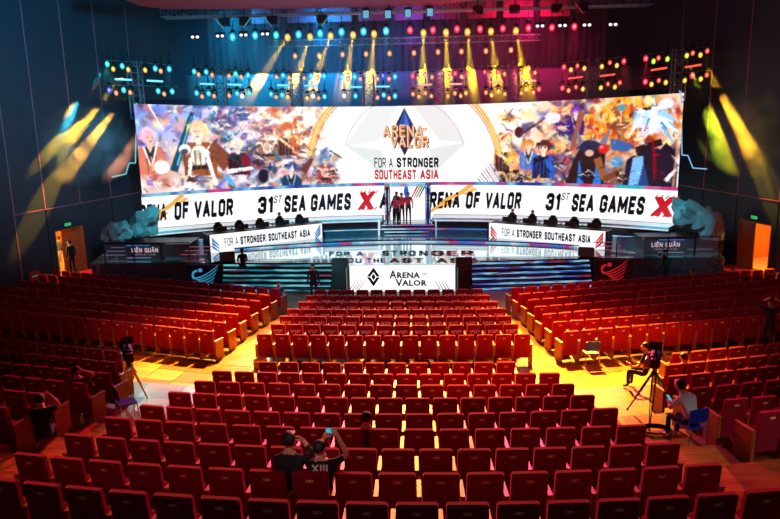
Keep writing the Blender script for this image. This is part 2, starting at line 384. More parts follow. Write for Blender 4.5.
def vip_map(a, b):
    r3 = Matrix.Rotation(math.radians(7), 3, 'X'); return tuple((r3 @ Vector((a, -.0535, b)))+Vector((0, .07, .62)))
vip = MB(); block_on(vip, 'VIP', vip_map, -.17, .17, .10, .24, 0, .28, .03)
def end_panel(side):
    m = MB(); m.box((side*.30, .26, .33), (.055, .44, .62), 0); m.box((side*.30, .27, .655), (.075, .47, .03), 0); return m
base = seat_parts(True); low = seat_parts(False)
def meshes_of(mb, name, m): o = mb.build(name, m); me = o.data; bpy.data.objects.remove(o); return me
seat_me = {k: meshes_of(v[0], k, v[1]) for k, v in base.items()}
vip_me = meshes_of(vip, 'cover_lettering', VIPW)
endL = meshes_of(end_panel(-1), 'end_panel', WOOD); endR = meshes_of(end_panel(1), 'end_panel', WOOD)
armR_mb = MB(); armR_mb.box((.29, .23, .33), (.05, .40, .62), 0); armR_mb.box((.29, .25, .655), (.06, .44, .035), 0)
seats = []   # (dist, row idx, block, x, y, angle, index in row, n, first, last)
def add_line(k, block, fpos, n):
    for i in range(n):
        p, ang = fpos(i)
        seats.append(dict(k=k, block=block, p=p, a=ang, i=i, n=n, first=i == 0, last=i == n-1))
for k, rd in enumerate(rowdata):
    w = rd['R'].x-rd['L'].x; n = round(math.hypot(w, rd['R'].y-rd['L'].y)*1.012/PITCHX)
    def fc(i, rd=rd, w=w, n=n):
        x = rd['L'].x+w*(i+.5)/n; a, b, c = rd['co']; return Vector((x, a*x*x+b*x+c, 0)), math.atan(2*a*x+b)
    add_line(k, 'centre', fc, n)
    for blk, key, sg in (('left', 'sl', -1), ('right', 'sr', 1)):
        if rd[key] is None: continue
        p, q = rd[key]; d = Vector((q.x-p.x, q.y-p.y, 0)).normalized(); ang = math.atan(d.y/d.x)
        nn = 0
        for i in range(30):
            c_ = Vector((p.x, p.y, 0))+d*PITCHX*(i+.5)
            if (sg < 0 and c_.x < wallL(c_.y)+.5) or (sg > 0 and c_.x > wallR(c_.y)-.5): break
            v = c_+Vector((0, 0, rd['z']))-CP; zz = v.dot(_f); px = 390+F_PX*v.dot(_r)/zz
            if px < -30 or px > 812: break
            nn += 1
        def fs_(i, p=p, d=d, ang=ang): c_ = Vector((p.x, p.y, 0))+d*PITCHX*(i+.5); return c_, ang
        add_line(k, blk, fs_, nn)
def visible(s):
    v = s['p']+Vector((0, 0, rowdata[s['k']]['z']))-CP; zz = v.dot(_f); px = 390+F_PX*v.dot(_r)/zz
    return -12 < px < 792
for s in seats:
    s['dist'] = (s['p']-Vector((0, 0, 0))).length; s['vis'] = visible(s)
near = sorted([s for s in seats if s['vis']], key=lambda s: s['dist'])[:300]
nearids = {id(s) for s in near}
stuff = MB(); stuff_mats = [SEAT, WOOD, GOLD, VIPW]
occ = {}
ROWLAB = {}
for k in range(len(rowdata)): ROWLAB[k] = ORD[k+1] if k < 9 else ORD[k-8]
cnt = 0
for s in seats:
    rd = rowdata[s['k']]; z0 = rd['z']-1.02; front = s['k'] >= 9
    X = Matrix.Translation((s['p'].x, s['p'].y, z0)) @ rz(s['a']) @ Matrix.Translation((0, .0, 0))
    isvip = s['block'] == 'centre' and s['k'] >= 10
    if id(s) not in nearids:
        for kk, mi in (('backrest', 0), ('seat_cushion', 0), ('armrest', 1)): stuff.add(low[kk][0].v, low[kk][0].f, mi, X)
        if isvip: stuff.add(vip.v, vip.f, 3, X)
        if s['block'] == 'centre' and (s['first'] or s['last']) or s['block'] != 'centre' and s['first']:
            sd = -1 if (s['block'] == 'right') or (s['block'] == 'centre' and s['first']) else 1
            e = end_panel(sd); stuff.add(e.v, e.f, 1, X)
        continue
    blk = ('front ' if front else 'rear ')+s['block']+' block'
    if s['block'] == 'centre': pos = ORD[s['i']+1]+' from its left end'
    else: pos = ORD[s['i']+1]+' from the aisle'
    rl = ('back row' if s['k'] in (0, 9) else ROWLAB[s['k']]+' row from the back')
    kindw = 'crimson VIP seat' if isvip else 'crimson theatre seat'
    t = empty('theatre_seat', X.translation, s['a'], '%s %s, %s, %s' % (kindw, pos, rl, blk), 'seat', 'theatre seats in rows')
    for kk, me in seat_me.items():
        if kk == 'emblem' and isvip: continue
        o = bpy.data.objects.new(kk, me); COL.objects.link(o); o.parent = t
    if isvip:
        o = bpy.data.objects.new('headrest_lettering', vip_me); COL.objects.link(o); o.parent = t; o['label'] = 'white VIP lettering on the seat back'
    if s['block'] == 'centre' and (s['first'] or s['last']) or s['block'] != 'centre' and s['first']:
        left = (s['block'] == 'right') or (s['block'] == 'centre' and s['first'])
        o = bpy.data.objects.new('end_panel', endL if left else endR); COL.objects.link(o); o.parent = t
st = stuff.build('theatre_seats', stuff_mats)
tag(st, 'far rows of small crimson theatre seats towards the stage, centre ones lettered VIP', 'seats', None, 'stuff')
# ------------------------------------------------------------------ walls, ceiling, doors
def wall_prism(p0, p1, z0, z1, th=.25, out=1):
    d = Vector((p1[0]-p0[0], p1[1]-p0[1], 0)).normalized(); nrm = Vector((-d.y, d.x, 0))*out*th
    a, b = Vector((p0[0], p0[1], z0)), Vector((p1[0], p1[1], z0)); return [a, b, b+nrm, a+nrm], (0, 0, z1-z0)
def wall(side):
    wf = wallL if side < 0 else wallR; out = 1 if side < 0 else -1
    y0d, y1d = (32.3, 33.95) if side < 0 else (32.05, 33.9)
    dz0, dz1 = .45, 2.66
    m = MB()
    for (ya, yb, z0, z1) in ((14, y0d, -1, 14.5), (y1d, 46.5, -1, 14.5), (y0d, y1d, dz1, 14.5), (y0d, y1d, -1, dz0)):
        pts, off = wall_prism((wf(ya), ya), (wf(yb), yb), z0, z1, .3, out); m.prism(pts, off)
    w = struct(m.build('wall_left' if side < 0 else 'wall_right', WALL))
    # proud panels with copper seams
    seams = ([26.4, 28.4, 30.2, 31.9, 34.0, 36.1, 38.4, 41, 44] if side < 0 else [26.0, 28.2, 30.0, 31.75, 34.25, 36.6, 39, 42, 45])
    def pt(Y, z, o=0):
        nx = math.cos(math.atan(.3)); ny = math.sin(math.atan(.3))
        return Vector((wf(Y)+(-out)*-1*0, Y, z))+Vector((1, -.3, 0)).normalized()*o if side < 0 else Vector((wf(Y), Y, z))+Vector((-1, -.3, 0)).normalized()*o
    for i in range(len(seams)-1):
        ya, yb = seams[i]+.03, seams[i+1]-.03
        for z0, z1 in ((3.86, 13.6), (0.0, 3.78)):
            if z0 < 1 and (yb > y0d and ya < y1d):
                for (u, v) in ((ya, y0d-.06), (y1d+.06, yb)):
                    if v-u > .1:
                        mb = MB(); mb.prism([pt(u, z0), pt(v, z0), pt(v, z0, .04), pt(u, z0, .04)], (0, 0, z1-z0)); mb.build('wall_panel', WALL, w)
                mb = MB(); mb.prism([pt(y0d-.06, dz1+.06), pt(y1d+.06, dz1+.06), pt(y1d+.06, dz1+.06, .04), pt(y0d-.06, dz1+.06, .04)], (0, 0, z1-dz1-.06)); mb.build('wall_panel', WALL, w)
                continue
            mb = MB(); mb.prism([pt(ya, z0), pt(yb, z0), pt(yb, z0, .04), pt(ya, z0, .04)], (0, 0, z1-z0)); mb.build('wall_panel', WALL, w)
    for i, Y in enumerate(seams[1:7]):
        mb = MB(); mb.prism([pt(Y-.028, 0 if i < 2 else 3.82, .0), pt(Y+.028, 0 if i < 2 else 3.82, .0), pt(Y+.028, 0 if i < 2 else 3.82, .055), pt(Y-.028, 0 if i < 2 else 3.82, .055)], (0, 0, 13.5 if i < 2 else 9.7))
        mb.build('seam_strip', TRIM, w)
    mb = MB(); mb.prism([pt(30.2, 3.79), pt(46, 3.79), pt(46, 3.79, .055), pt(30.2, 3.79, .055)], (0, 0, .04)); mb.build('seam_strip', TRIM, w)
    # door: frame, leaves, bright lobby behind
    D = struct(empty('door_1' if side < 0 else 'door_2', pt((y0d+y1d)/2, dz0)))
    inv = Matrix.Translation(-D.location)
    def P(Y, z, o=0): return tuple(Vector(pt(Y, z, o)) - D.location)
    fr = MB()
    for (ya, yb, z0, z1) in ((y0d-.06, y0d, dz0, dz1+.06), (y1d, y1d+.06, dz0, dz1+.06), (y0d, y1d, dz1, dz1+.06)):
        fr.prism([P(ya, z0, -.25), P(yb, z0, -.25), P(yb, z0, .06), P(ya, z0, .06)], (0, 0, z1-z0))
    fr.build('door_frame', WOOD, D)
    h = (y1d-y0d)/2
    o_ = Vector((1, -.3, 0)).normalized() if side < 0 else Vector((-1, -.3, 0)).normalized(); t_ = Vector((.3, 1, 0)).normalized() if side < 0 else Vector((-.3, 1, 0)).normalized()
    far = (Vector(P(y1d-.02, dz0)), -t_, .50) if side < 0 else (Vector(P(y1d-.02, dz0)), -t_, .55)
    # far leaf: nearly closed (left door) / closed (right door)
    wd = 1.72/2*(1.12 if side < 0 else 1.12)
    def leaf(hinge, ang, dirv):
        d = (Matrix.Rotation(ang, 3, 'Z') @ dirv).normalized(); nn = Vector((-d.y, d.x, 0))*.045
        mb = MB(); mb.prism([hinge, hinge+d*wd, hinge+d*wd+nn, hinge+nn], (0, 0, dz1-dz0-.02)); L_ = mb.build('door_leaf', WOOD, D)
        hb = MB(); q = hinge+d*(wd-.09); 
        hb.tube(q+nn*1.0+Vector((0, 0, .95)), q+nn*2.2+Vector((0, 0, .95)), .02); hb.tube(q-nn*.1+Vector((0, 0, .95)), q-nn*1.2+Vector((0, 0, .95)), .02)
        hb.tube(q-nn*1.2+Vector((0, 0, .85)), q-nn*1.2+Vector((0, 0, 1.05)), .015)
        hb.build('door_handle', CHROME, L_)
    leaf(far[0], -.62 if side < 0 else -.04, far[1])
    near_h = Vector(P(y0d+.02, dz0, -.02)); leaf(near_h, (1.75 if side < 0 else -1.95), t_)
    # lobby behind the door: floor and walls of real rooms
    lob = MB(); q0, q1 = pt(y0d-1.2, dz0-.02, -.3), pt(y1d+1.2, dz0-.02, -.3); bk = -o_*3.2
    lob.prism([q0, q1, q1+bk, q0+bk], (0, 0, -.05), 0)
    lob.prism([q0+bk, q1+bk, q1+bk*1.05, q0+bk*1.05], (0, 0, 3), 1); lob.prism([q0, q0+bk, q0+bk-t_*.1, q0-t_*.1], (0, 0, 3), 1); lob.prism([q1, q1+bk, q1+bk+t_*.1, q1+t_*.1], (0, 0, 3), 1)
    lob.prism([q0+Vector((0, 0, 3)), q1+Vector((0, 0, 3)), q1+bk+Vector((0, 0, 3)), q0+bk+Vector((0, 0, 3))], (0, 0, .05), 1)
    struct(lob.build('wall_lobby_left' if side < 0 else 'wall_lobby_right', [mat('lobby_floor', (235, 205, 150), .3), mat('lobby_wall', (226, 140, 60), .6)]))
    d = bpy.data.lights.new('lobby_light', 'POINT'); d.energy = 620 if side < 0 else 420; d.color = (1, .55, .13); d.shadow_soft_size = .2
    o = bpy.data.objects.new('lobby_light', d); COL.objects.link(o); o.location = q0*.72+q1*.28+bk*.28+Vector((0, 0, 2.6))
    # exit sign
    sx = (atY(68.5, 228.5, 33.2) if side < 0 else atY(756, 222, 32.9)); X = Matrix.Translation(pt(33.1, dz1+.24, .07))
    ang = math.atan2(t_.y, t_.x)+(0 if side > 0 else math.pi)
    e = empty('exit_sign', pt(33.0, dz1+.26, .10), 0, 'small green lit exit sign over the %s open door' % ('left' if side < 0 else 'right'), 'sign'); e.rotation_euler = (0, 0, ang)
    mb = MB(); mb.box((0, 0, 0), (.42, .06, .17)); mb.build('sign_box', BLACK, e)
    mb = MB()
    for yy in (-.033, .033): mb.box((0, yy, 0), (.38, .006, .13))
    mb.build('sign_face', mat('exit_green', (60, 235, 130), emit=.9), e)
    mb = MB()
    for sgn in (-1, 1): block_on(mb, 'EXIT', lambda a, b, sgn=sgn: (a*(-1 if sgn > 0 else 1), sgn*.038, b), -.15, .15, -.045, .045, 0, .22)
    mb.build('sign_lettering', mat('exit_print', (10, 70, 35), .5), e)
    # landing with red carpet in front of the door
    mb = MB(); a0, a1 = pt(y0d-.4, dz0-.0, 0), pt(y1d+.3, dz0, 0)
    for st_, (dp, zz) in enumerate(((1.2, dz0), (1.55, dz0-.15), (1.9, dz0-.3))):
        b0, b1 = Vector(a0), Vector(a1); b0.z = b1.z = zz; mb.prism([b0, b1, b1+o_*dp, b0+o_*dp], (0, 0, -(zz+.3)))
    tag(mb.build('door_landing', CARPET), 'red carpeted landing steps below the %s door' % ('left' if side < 0 else 'right'), 'steps')
wall(-1); wall(1)
mb = MB(); mb.box((-1.3, 46.7, 6.5), (40, .3, 16)); bw = struct(mb.build('wall_back', BLACK))
# pleated back curtain: countable widths
cw = 0
for i in range(12):
    x0 = -16.5+i*2.5; n = 20; vs = []; fs = []
    for j in range(n+1):
        u = j/n; y = 45.8+.12*math.sin(u*2*math.pi*6)+.03*math.sin(u*41+i)
        vs += [(x0+2.46*u, y, 1.2), (x0+2.46*u, y, 14.16)]
    for j in range(n): fs.append((2*j, 2*j+2, 2*j+3, 2*j+1))
    mb = MB(); mb.add(vs, fs); tag(mb.build('stage_curtain', CURT, smooth=True), 'dark pleated back curtain behind the light rig, %s width from the left' % ORD[i+1], 'curtain', 'back curtains')
mb = MB(); mb.box((-1.3, 30, 14.3), (44, 36, .3))
ceil = struct(mb.build('ceiling', BLACK))
# maroon acoustic ceiling band above the stage with ribs
MAR = mat('maroon_ceiling', (150, 60, 80), .7, noise=.2, nscale=3)
mb = MB(); ed = [atZ(x, y, 12.9) for x, y in ((128, 1), (140, 6), (165, 9), (230, 9.5), (300, 8.5), (380, 6.5), (440, 4.5), (470, 1))]
mb.prism(ed+[Vector((ed[-1].x, 31, 12.9)), Vector((ed[0].x, 31, 12.9))], (0, 0, .3))
struct(mb.build('trim_1', MAR))
for k in range(9):
    mb = MB(); x = -9+2.0*k; mb.box((x, 41.4, 13.4), (1.6, .25, 1.1)); mb.build('acoustic_panel', MAR, ceil)
# ------------------------------------------------------------------ stage
XC = -1.2; YC = 15.4; RS = 24.6                     # LED wall arc: centre and radius
def arc(th, R, z): return Vector((XC+R*math.sin(th), YC+R*math.cos(th), z))
def cyl(px, py, R=RS):                               # where a line of sight meets the arc wall -> (angle, height)
    d = ray(px, py); ox, oy = CP.x-XC, CP.y-YC
    a = d.x*d.x+d.y*d.y; b = 2*(ox*d.x+oy*d.y); c = ox*ox+oy*oy-R*R
    t = (-b+math.sqrt(b*b-4*a*c))/(2*a); p = CP+d*t; return math.atan2(p.x-XC, p.y-YC), p.z
def arc_solid(t0, t1, R0, R1, z0, z1, n=24, mb=None, mi=0, top=None):
    mb = mb or MB(); vs = []; fs = []
    for i in range(n+1):
        t = t0+(t1-t0)*i/n
        vs += [arc(t, R0, z0), arc(t, R1, z0), arc(t, R1, z1), arc(t, R0, z1)]
    for i in range(n):
        a, b = 4*i, 4*i+4
        for q in range(4): fs.append((a+q, a+(q+1) % 4, b+(q+1) % 4, b+q))
    fs += [(0, 1, 2, 3), (4*n+3, 4*n+2, 4*n+1, 4*n)]
    return mb.add(vs, fs, mi)
TL, TR = cyl(137.5, 150)[0], cyl(680.5, 140)[0]
# stage deck
ZS = 1.2; YF = 31.15
mb = MB(); pts = [(-3.75, YF), (-4.4, YF), (-4.4, 32.0), (-9.95, 32.35), (-10.3, 31.9), (-15.9, 31.9), (-16.6, 35), (-16.6, 45.6), (14.0, 45.6), (14.0, 35), (13.4, 32.2), (8.1, 32.4), (7.6, 32.75), (1.9, 32.2), (1.9, YF), (1.3, YF)]
mb.prism([(x, y, ZS) for x, y in pts], (0, 0, -1.2)); deck = struct(mb.build('floor_stage', DECK))
# LED floor: a big glowing half disc in the deck, with coloured words
LEDF = mat('led_floor', (214, 246, 250), rough=.08, emit=.72, coat=1)
EC = (-1.25, 32.9); 
ring = []
for i in range(61):
    t = 2*math.pi*i/60; x, y = EC[0]+8.4*math.cos(t), EC[1]+2.75*math.sin(t)
    ylim = YF+.06 if -4.3 < x < 1.8 else 32.6+(.15 if x>0 else 0)
    ring.append((x, max(y, ylim), ZS+.004))
e = tag(empty('led_floor_disc', (EC[0], EC[1], ZS)), 'large glowing white elliptical LED floor with coloured words on the stage', 'led floor')
iv = Matrix.Translation(-e.location)
mb = MB(); mb.prism(ring[:-1], (0, 0, .02), 0, iv); mb.build('led_tile_field', LEDF, e)
mbl = MB(); cols = [mat('floor_teal', (20, 120, 140), .4), mat('floor_navy', (14, 30, 50), .4), mat('floor_crimson', (190, 20, 60), .4), mat('floor_violet', (190, 110, 170), .4)]
def floor_word(txt, x0, x1, ytop, ybot, mi):
    a, b = atZ(x0, ybot, ZS+.03), atZ(x1, ybot, ZS+.03); c, d = atZ(x0, ytop, ZS+.03), atZ(x1, ytop, ZS+.03)
    def f(u, v):
        p = a*(1-u)*(1-v)+b*u*(1-v)+c*(1-u)*v+d*u*v; return (p.x-e.location.x, p.y-e.location.y, .03)
    block_on(mbl, txt, f, 0, 1, 0, 1, mi, .28)
floor_word('FOR', 329, 350, 251.5, 256, 0); floor_word('A', 356, 364, 251.5, 256, 3)
floor_word('STRO', 382, 416, 250.5, 256, 0); floor_word('N', 419, 428, 250.5, 256, 1); floor_word('GER', 431, 474, 250.5, 256, 2)
floor_word('S', 334, 343, 258, 263, 3); floor_word('OU', 347, 362, 258, 263, 3); floor_word('THE', 366, 386, 258, 263, 3); floor_word('AST', 389, 424, 258, 263, 2); floor_word('ASIA', 436, 480, 258, 263, 2)
mbl.build('floor_lettering', cols, e)
# arcs behind the LED disc: two low glossy steps up to the portal, with lit edges
STR = mat('strip_blue', (70, 130, 235), emit=.9); STRC = mat('strip_cyan', (120, 225, 235), emit=.9); STRR = mat('strip_red', (240, 50, 80), emit=.9); STRW = mat('strip_white', (225, 235, 250), emit=1.0); STRM = mat('strip_mauve', (200, 110, 190), emit=.8)
def nonlin(name, stops, strength, scale=.35, seed=0, stretch=(1, 1, 12)):
    # LED content: soft streaks whose colour runs along the strip (world space)
    m = bpy.data.materials.new(name); m.use_nodes = True; nt = m.node_tree; b = nt.nodes['Principled BSDF']
    g = nt.nodes.new('ShaderNodeNewGeometry'); mp = nt.nodes.new('ShaderNodeMapping'); mp.inputs['Scale'].default_value = stretch; mp.inputs['Location'].default_value = (seed, seed*.7, 0)
    n = nt.nodes.new('ShaderNodeTexNoise'); n.inputs['Scale'].default_value = scale; n.inputs['Detail'].default_value = 3
    cr = nt.nodes.new('ShaderNodeValToRGB'); 
    while len(cr.color_ramp.elements) < len(stops): cr.color_ramp.elements.new(.5)
    for el, (p, c) in zip(cr.color_ramp.elements, stops): el.position = p; el.color = lin(c)
    nt.links.new(g.outputs['Position'], mp.inputs[0]); nt.links.new(mp.outputs[0], n.inputs['Vector']); nt.links.new(n.outputs['Fac'], cr.inputs[0])
    b.inputs['Base Color'].default_value = (.02, .02, .02, 1); nt.links.new(cr.outputs[0], b.inputs['Emission Color']); b.inputs['Emission Strength'].default_value = strength
    MATS[name] = m; return m
STREAK = nonlin('led_streaks', [(.3, (40, 140, 220)), (.42, (230, 240, 255)), (.48, (110, 200, 235)), (.55, (210, 40, 120)), (.62, (60, 110, 230)), (.72, (30, 180, 210))], .9, .45, 3, (1, 1, 2))
RSTREAKL = nonlin('riser_led_left', [(.28, (225, 70, 70)), (.40, (20, 50, 70)), (.5, (30, 140, 160)), (.58, (120, 215, 225)), (.7, (30, 60, 120))], .8, .55, 8.3, (1, 1, 9))
RSTREAKR = nonlin('riser_led_right', [(.28, (235, 50, 70)), (.38, (60, 20, 60)), (.46, (50, 110, 210)), (.55, (150, 215, 240)), (.62, (30, 50, 130)), (.74, (240, 70, 80))], .85, .6, 2.2, (1, 1, 9))
gl = mat('gloss_step', (96, 150, 170), .14, .7, coat=.5, noise=.4, nscale=1.2)
for j, (R0, R1, z1, tt) in enumerate(((21.2, 25.2, ZS+.14, 24), (23.0, 25.0, ZS+.42, 30))):
    t0 = -math.radians(tt); mb = arc_solid(t0, -t0, R0, R1, ZS, z1, 30)
    o = struct(mb.build('trim_2' if j == 0 else 'trim_3', gl))
    mb = arc_solid(t0, -t0, R0-.03, R0-.003, z1-.05, z1-.005, 30); mb.build('edge_strip', STREAK if j else BLACK, o)
    if j == 0: mb = arc_solid(t0, -t0, R0-.02, R0-.003, ZS+.005, ZS+.07, 30); mb.build('edge_strip', STREAK, o)
# riser stairs with LED strips left and right of the front sign
def riser_stairs(x0, x1, y0, y1, m, label):
    t = empty('led_stairs', ((x0+x1)/2, y0, 0), 0, label, 'stairs'); n = 6; T = Matrix.Translation(-t.location)
    for i in range(n):
        za, zb = ZS*i/n, ZS*(i+1)/n; yy0 = y0+.16*i; yy1 = y1+.16*i; back = 1.35-.16*i
        mb = MB(); mb.prism([(x0, yy0, za), (x1, yy1, za), (x1, yy1+back, za), (x0, yy0+back, za)], (0, 0, zb-za-.004), 0, T)
        s_ = mb.build('step', mat('step_gloss', (18, 24, 30), .2, coat=.4), t)
        mb = MB(); mb.prism([(x0+.01, yy0-.012, za+.03), (x1-.01, yy1-.012, za+.03), (x1-.01, yy1-.002, za+.03), (x0+.01, yy0-.002, za+.03)], (0, 0, .09), 0, T); mb.build('led_strip', m, s_)
riser_stairs(-9.6, -4.45, 31.15, 30.95, RSTREAKL, 'black stage stairs with teal and red glowing risers left of the central sign')
riser_stairs(1.95, 7.4, 31.1, 31.6, RSTREAKR, 'black stage stairs with blue and red glowing risers right of the central sign')
# central sign
e = empty('front_sign', (-1.2, YF-.02, 0), 0, 'white illuminated sign with dark game logo on the front of the stage', 'sign')
T = Matrix.Translation(-e.location)
mb = MB(); mb.box((-1.2, YF-.03, .60), (4.75, .1, 1.2), 0, T); mb.build('sign_panel', WHITE, e)
def sgn(px, py): p = atY(px, py, YF-.09); return (p.x-e.location.x, p.y-e.location.y, p.z)
mb = MB()
def signmap(a, b): return sgn(a, b)
for poly in ([(373.5, 267.5), (379.8, 276.5), (376.6, 276.5), (373.5, 272)], [(373.5, 267.5), (373.5, 272), (370.2, 276.5), (367, 276.5)], [(373.5, 286.5), (367, 277.3), (370.2, 277.3), (373.5, 282)], [(373.5, 286.5), (373.5, 282), (376.6, 277.3), (379.8, 277.3)], [(373.5, 273.6), (375.6, 276.9), (373.5, 280.4), (371.4, 276.9)]): flat_on(mb, poly, signmap)
mb.build('sign_emblem', NAVY, e)
for tx, x0, x1, ya, yb, b0 in (('A', 389.5, 396.5, 278.5, 270.3, .03), ('RENA', 397, 420, 278.2, 272.2, .04), ('OF', 421.5, 427, 275, 273, .02), ('V', 395.5, 402.5, 286.5, 279, .03), ('ALOR', 402, 427, 286, 280, .04)):
    mb = MB(); text_on(mb, tx, signmap, x0, x1, ya, yb, 0, b0); mb.build('sign_lettering', NAVY, e)
mb = MB()
for k in range(4): flat_on(mb, [(349+3*k, 290), (350+3*k, 290), (355.5+3.2*k, 282-k*.4), (355+3.2*k, 282-k*.4)], signmap)
mb.build('sign_rays', PRINTRED, e)
mb = MB()
for k in range(4): flat_on(mb, [(450-3*k, 290), (449-3*k, 290), (444.5-3.2*k, 282-k*.4), (445-3.2*k, 282-k*.4)], signmap)
mb.build('sign_rays', mat('print_teal', (30, 150, 180), .5), e)
# two dark speaker towers flanking the sign, each with a wedge monitor on top
def wedge(x, y, z, a, label):
    t = empty('wedge_monitor', (x, y, z), a, label, 'stage monitor')
    mb = MB(); mb.prism([(-.36, -.25, 0), (-.36, .28, 0), (-.36, .22, .20), (-.36, -.12, .42)], (.72, 0, 0)); mb.build('cabinet', mat('monitor_black', (34, 38, 42), .5), t)
    mb = MB(); d = Vector((0, .34, -.22)).normalized(); n = Vector((0, .22, .34)).normalized()
    mb.prism([Vector((-.32, -.1, .415))+n*.004, Vector((.32, -.1, .415))+n*.004, Vector((.32, .2, .215))+n*.004, Vector((-.32, .2, .215))+n*.004], n*.015); mb.build('grille', mat('grille', (52, 56, 60), .6), t)
for x, lab in ((-3.95, 'left'), (1.55, 'right')):
    t = empty('speaker_tower', (x, YF-.45, 0), 0, 'tall dark speaker column standing at the %s edge of the central sign' % lab, 'speaker')
    mb = MB(); mb.rbox((0, 0, .62), (.56, .55, 1.24), .03); mb.build('cabinet', mat('tower_black', (26, 30, 34), .45), t)
    for q in range(4):
        mb = MB(); mb.rbox((0, -.285, .17+.30*q), (.48, .03, .27), .02); mb.build('grille', mat('grille', (52, 56, 60), .6), t)
    wedge(x, YF-.42, 1.24, 0, 'wedge monitor on top of the %s speaker column by the central sign' % lab)
wedge(-9.55, 32.5, ZS, .3, 'wedge monitor at the left front corner of the stage deck'); wedge(7.35, 32.9, ZS, -.3, 'wedge monitor at the right front corner of the stage deck')
# angled emblem boards beside the stairs
def emblem_board(cx, y, w, h, colour, lab, mir):
    t = empty('emblem_board', (cx, y, 0), 0, lab, 'banner'); mb = MB()
    mb.prism([(-w/2, 0, 0), (w/2, 0, 0), (w/2, .35, h), (-w/2, .35, h)], (0, .08, 0)); mb.build('board', mat('board_navy' if mir < 0 else 'board_maroon', (16, 42, 84) if mir < 0 else (60, 4, 18), .6), t)
    def m_(a, b): return (a*w*.5, .35*b-.012, b*h)
    mb = MB(); 
    for k in range(5):      # winged swoosh of five feathers
        p0, p1, p2 = Vector((-.52+.10*k, .50-.055*k)), Vector((.0+.05*k, .52-.09*k)), Vector((.74-.06*k, .98-.15*k)); vs = []
        for i in range(10):
            u = i/9; c_ = p0*(1-u)**2+p1*2*u*(1-u)+p2*u*u; wd_ = .024*(1-.5*u)
            vs += [m_(c_.x-.4*wd_, c_.y+wd_), m_(c_.x+.4*wd_, c_.y-wd_)]
        mb.add(vs, [(2*i, 2*i+1, 2*i+3, 2*i+2) for i in range(9)])
    vs = [m_(-.42+.26*math.cos(math.radians(80+20*i))*q, .62+.20*math.sin(math.radians(80+20*i))*q) for i in range(10) for q in (1.0, .55)]
    mb.add(vs, [(2*i, 2*i+1, 2*i+3, 2*i+2) for i in range(9)])
    mb.add([m_(-.22+.12*math.cos(2*math.pi*i/12), .80+.08*math.sin(2*math.pi*i/12)) for i in range(12)], [tuple(range(12))])
    block_on(mb, 'SEA GAMES 31', m_, -.8, .2, .17, .235, 0, .2); block_on(mb, 'VIETNAM 2021', m_, -.8, -.05, .07, .13, 0, .2)
    mb.build('emblem', mat('emblem_cyan' if mir < 0 else 'emblem_red', colour, .5, emit=.55), t)
emblem_board(-10.4, 31.3, 1.75, 1.16, (70, 190, 240), 'dark navy board with cyan winged emblem beside the left stage stairs', -1)
emblem_board(8.45, 31.9, 1.75, 1.16, (235, 40, 50), 'dark maroon board with red winged emblem beside the right stage stairs', 1)
# ------------------------------------------------------------------ LED ticker band on the arc
TKB, TKT = 2.15, 3.8; RT = RS-.0
th = lambda px, py=205: cyl(px, py, RT-.03)[0]
thL, thR = th(384, 205), th(431, 205)
tk = empty('led_ticker', arc(0, RT, TKB), 0, 'long curved white LED ticker band with navy and red lettering below the main screen', 'led screen')
T = Matrix.Translation(-tk.location)
for a, b in ((TL, thL), (thR, TR)):
    mb = arc_solid(a, b, RT, RT+.15, TKB, TKT, 26); mb.v = [tuple(T @ Vector(p)) for p in mb.v]; mb.build('led_panel', WHITE, tk)
def tmap(R, off=.02): return lambda a, b: tuple(T @ arc(a, R-off, b))
def word(txt, x0, x1, z0=2.48, z1=3.44, w=.25, sh=.004):
    mb = MB(); block_on(mb, txt, tmap(RT), th(x0), th(x1), z0, z1, 0, w, sh); mb.build('ticker_lettering', NAVY, tk)
for a_ in (('RENA', 139, 166), ('OF', 174, 188.5), ('VALOR', 194, 233), ('31', 258, 273), ('ST', 274.5, 282, 3.04, 3.46, .15), ('SEA', 284.5, 306), ('GAMES', 311, 351), ('A', 380, 388.5),
           ('RENA', 430, 460), ('OF', 466, 480), ('VALOR', 485.5, 521), ('31', 546, 560), ('ST', 561.5, 569, 3.06, 3.48, .15), ('SEA', 572, 594), ('GAMES', 600, 644.5)): word(*a_)
mb = MB(); tm = tmap(RT)
for x0, x1 in ((357, 376.5), (650, 677)):
    mb = MB(); a, b = th(x0), th(x1); w = b-a
    for poly in ([(0, 2.48), (.30, 2.48), (1.0, 3.5), (.72, 3.5)], [(.14, 3.44), (.44, 3.5), (.86, 2.5), (.58, 2.46)]): flat_on(mb, [(a+w*u, v) for u, v in poly], tm)
    for k in range(5):
        u = .05+.2*k; flat_on(mb, [(a+w*u, 2.44+.03*(k % 2)), (a+w*(u+.07), 2.44), (a+w*(u+.2), 2.62), (a+w*(u+.14), 2.64)], tm)
        flat_on(mb, [(a+w*(u+.1), 3.4), (a+w*(u+.15), 3.38), (a+w*(u+.26), 3.58), (a+w*(u+.2), 3.56)], tm)
    mb.build('brush_cross', PRINTRED, tk)
mb = MB(); tm = tmap(RT, .012)
for x0, x1 in ((140, 186), (427, 474)):
    mb = MB(); a, b = th(x0), th(x1); w = b-a
    for k, (u0, u1, v0, v1, t_) in enumerate(((0, .55, 2.3, 3.0, .10), (.2, .8, 2.8, 3.35, .13), (.5, 1.0, 3.1, 3.75, .12), (.3, .62, 2.55, 2.9, .06), (.75, 1.08, 3.3, 3.6, .05))):
        flat_on(mb, [(a+w*u0, v0), (a+w*(u0+.1), v0-.04), (a+w*u1, v1), (a+w*(u1-.1), v1+t_)], tm)
    mb.build('brush_streak', mat('print_amber', (250, 180, 80), emit=1.0), tk)
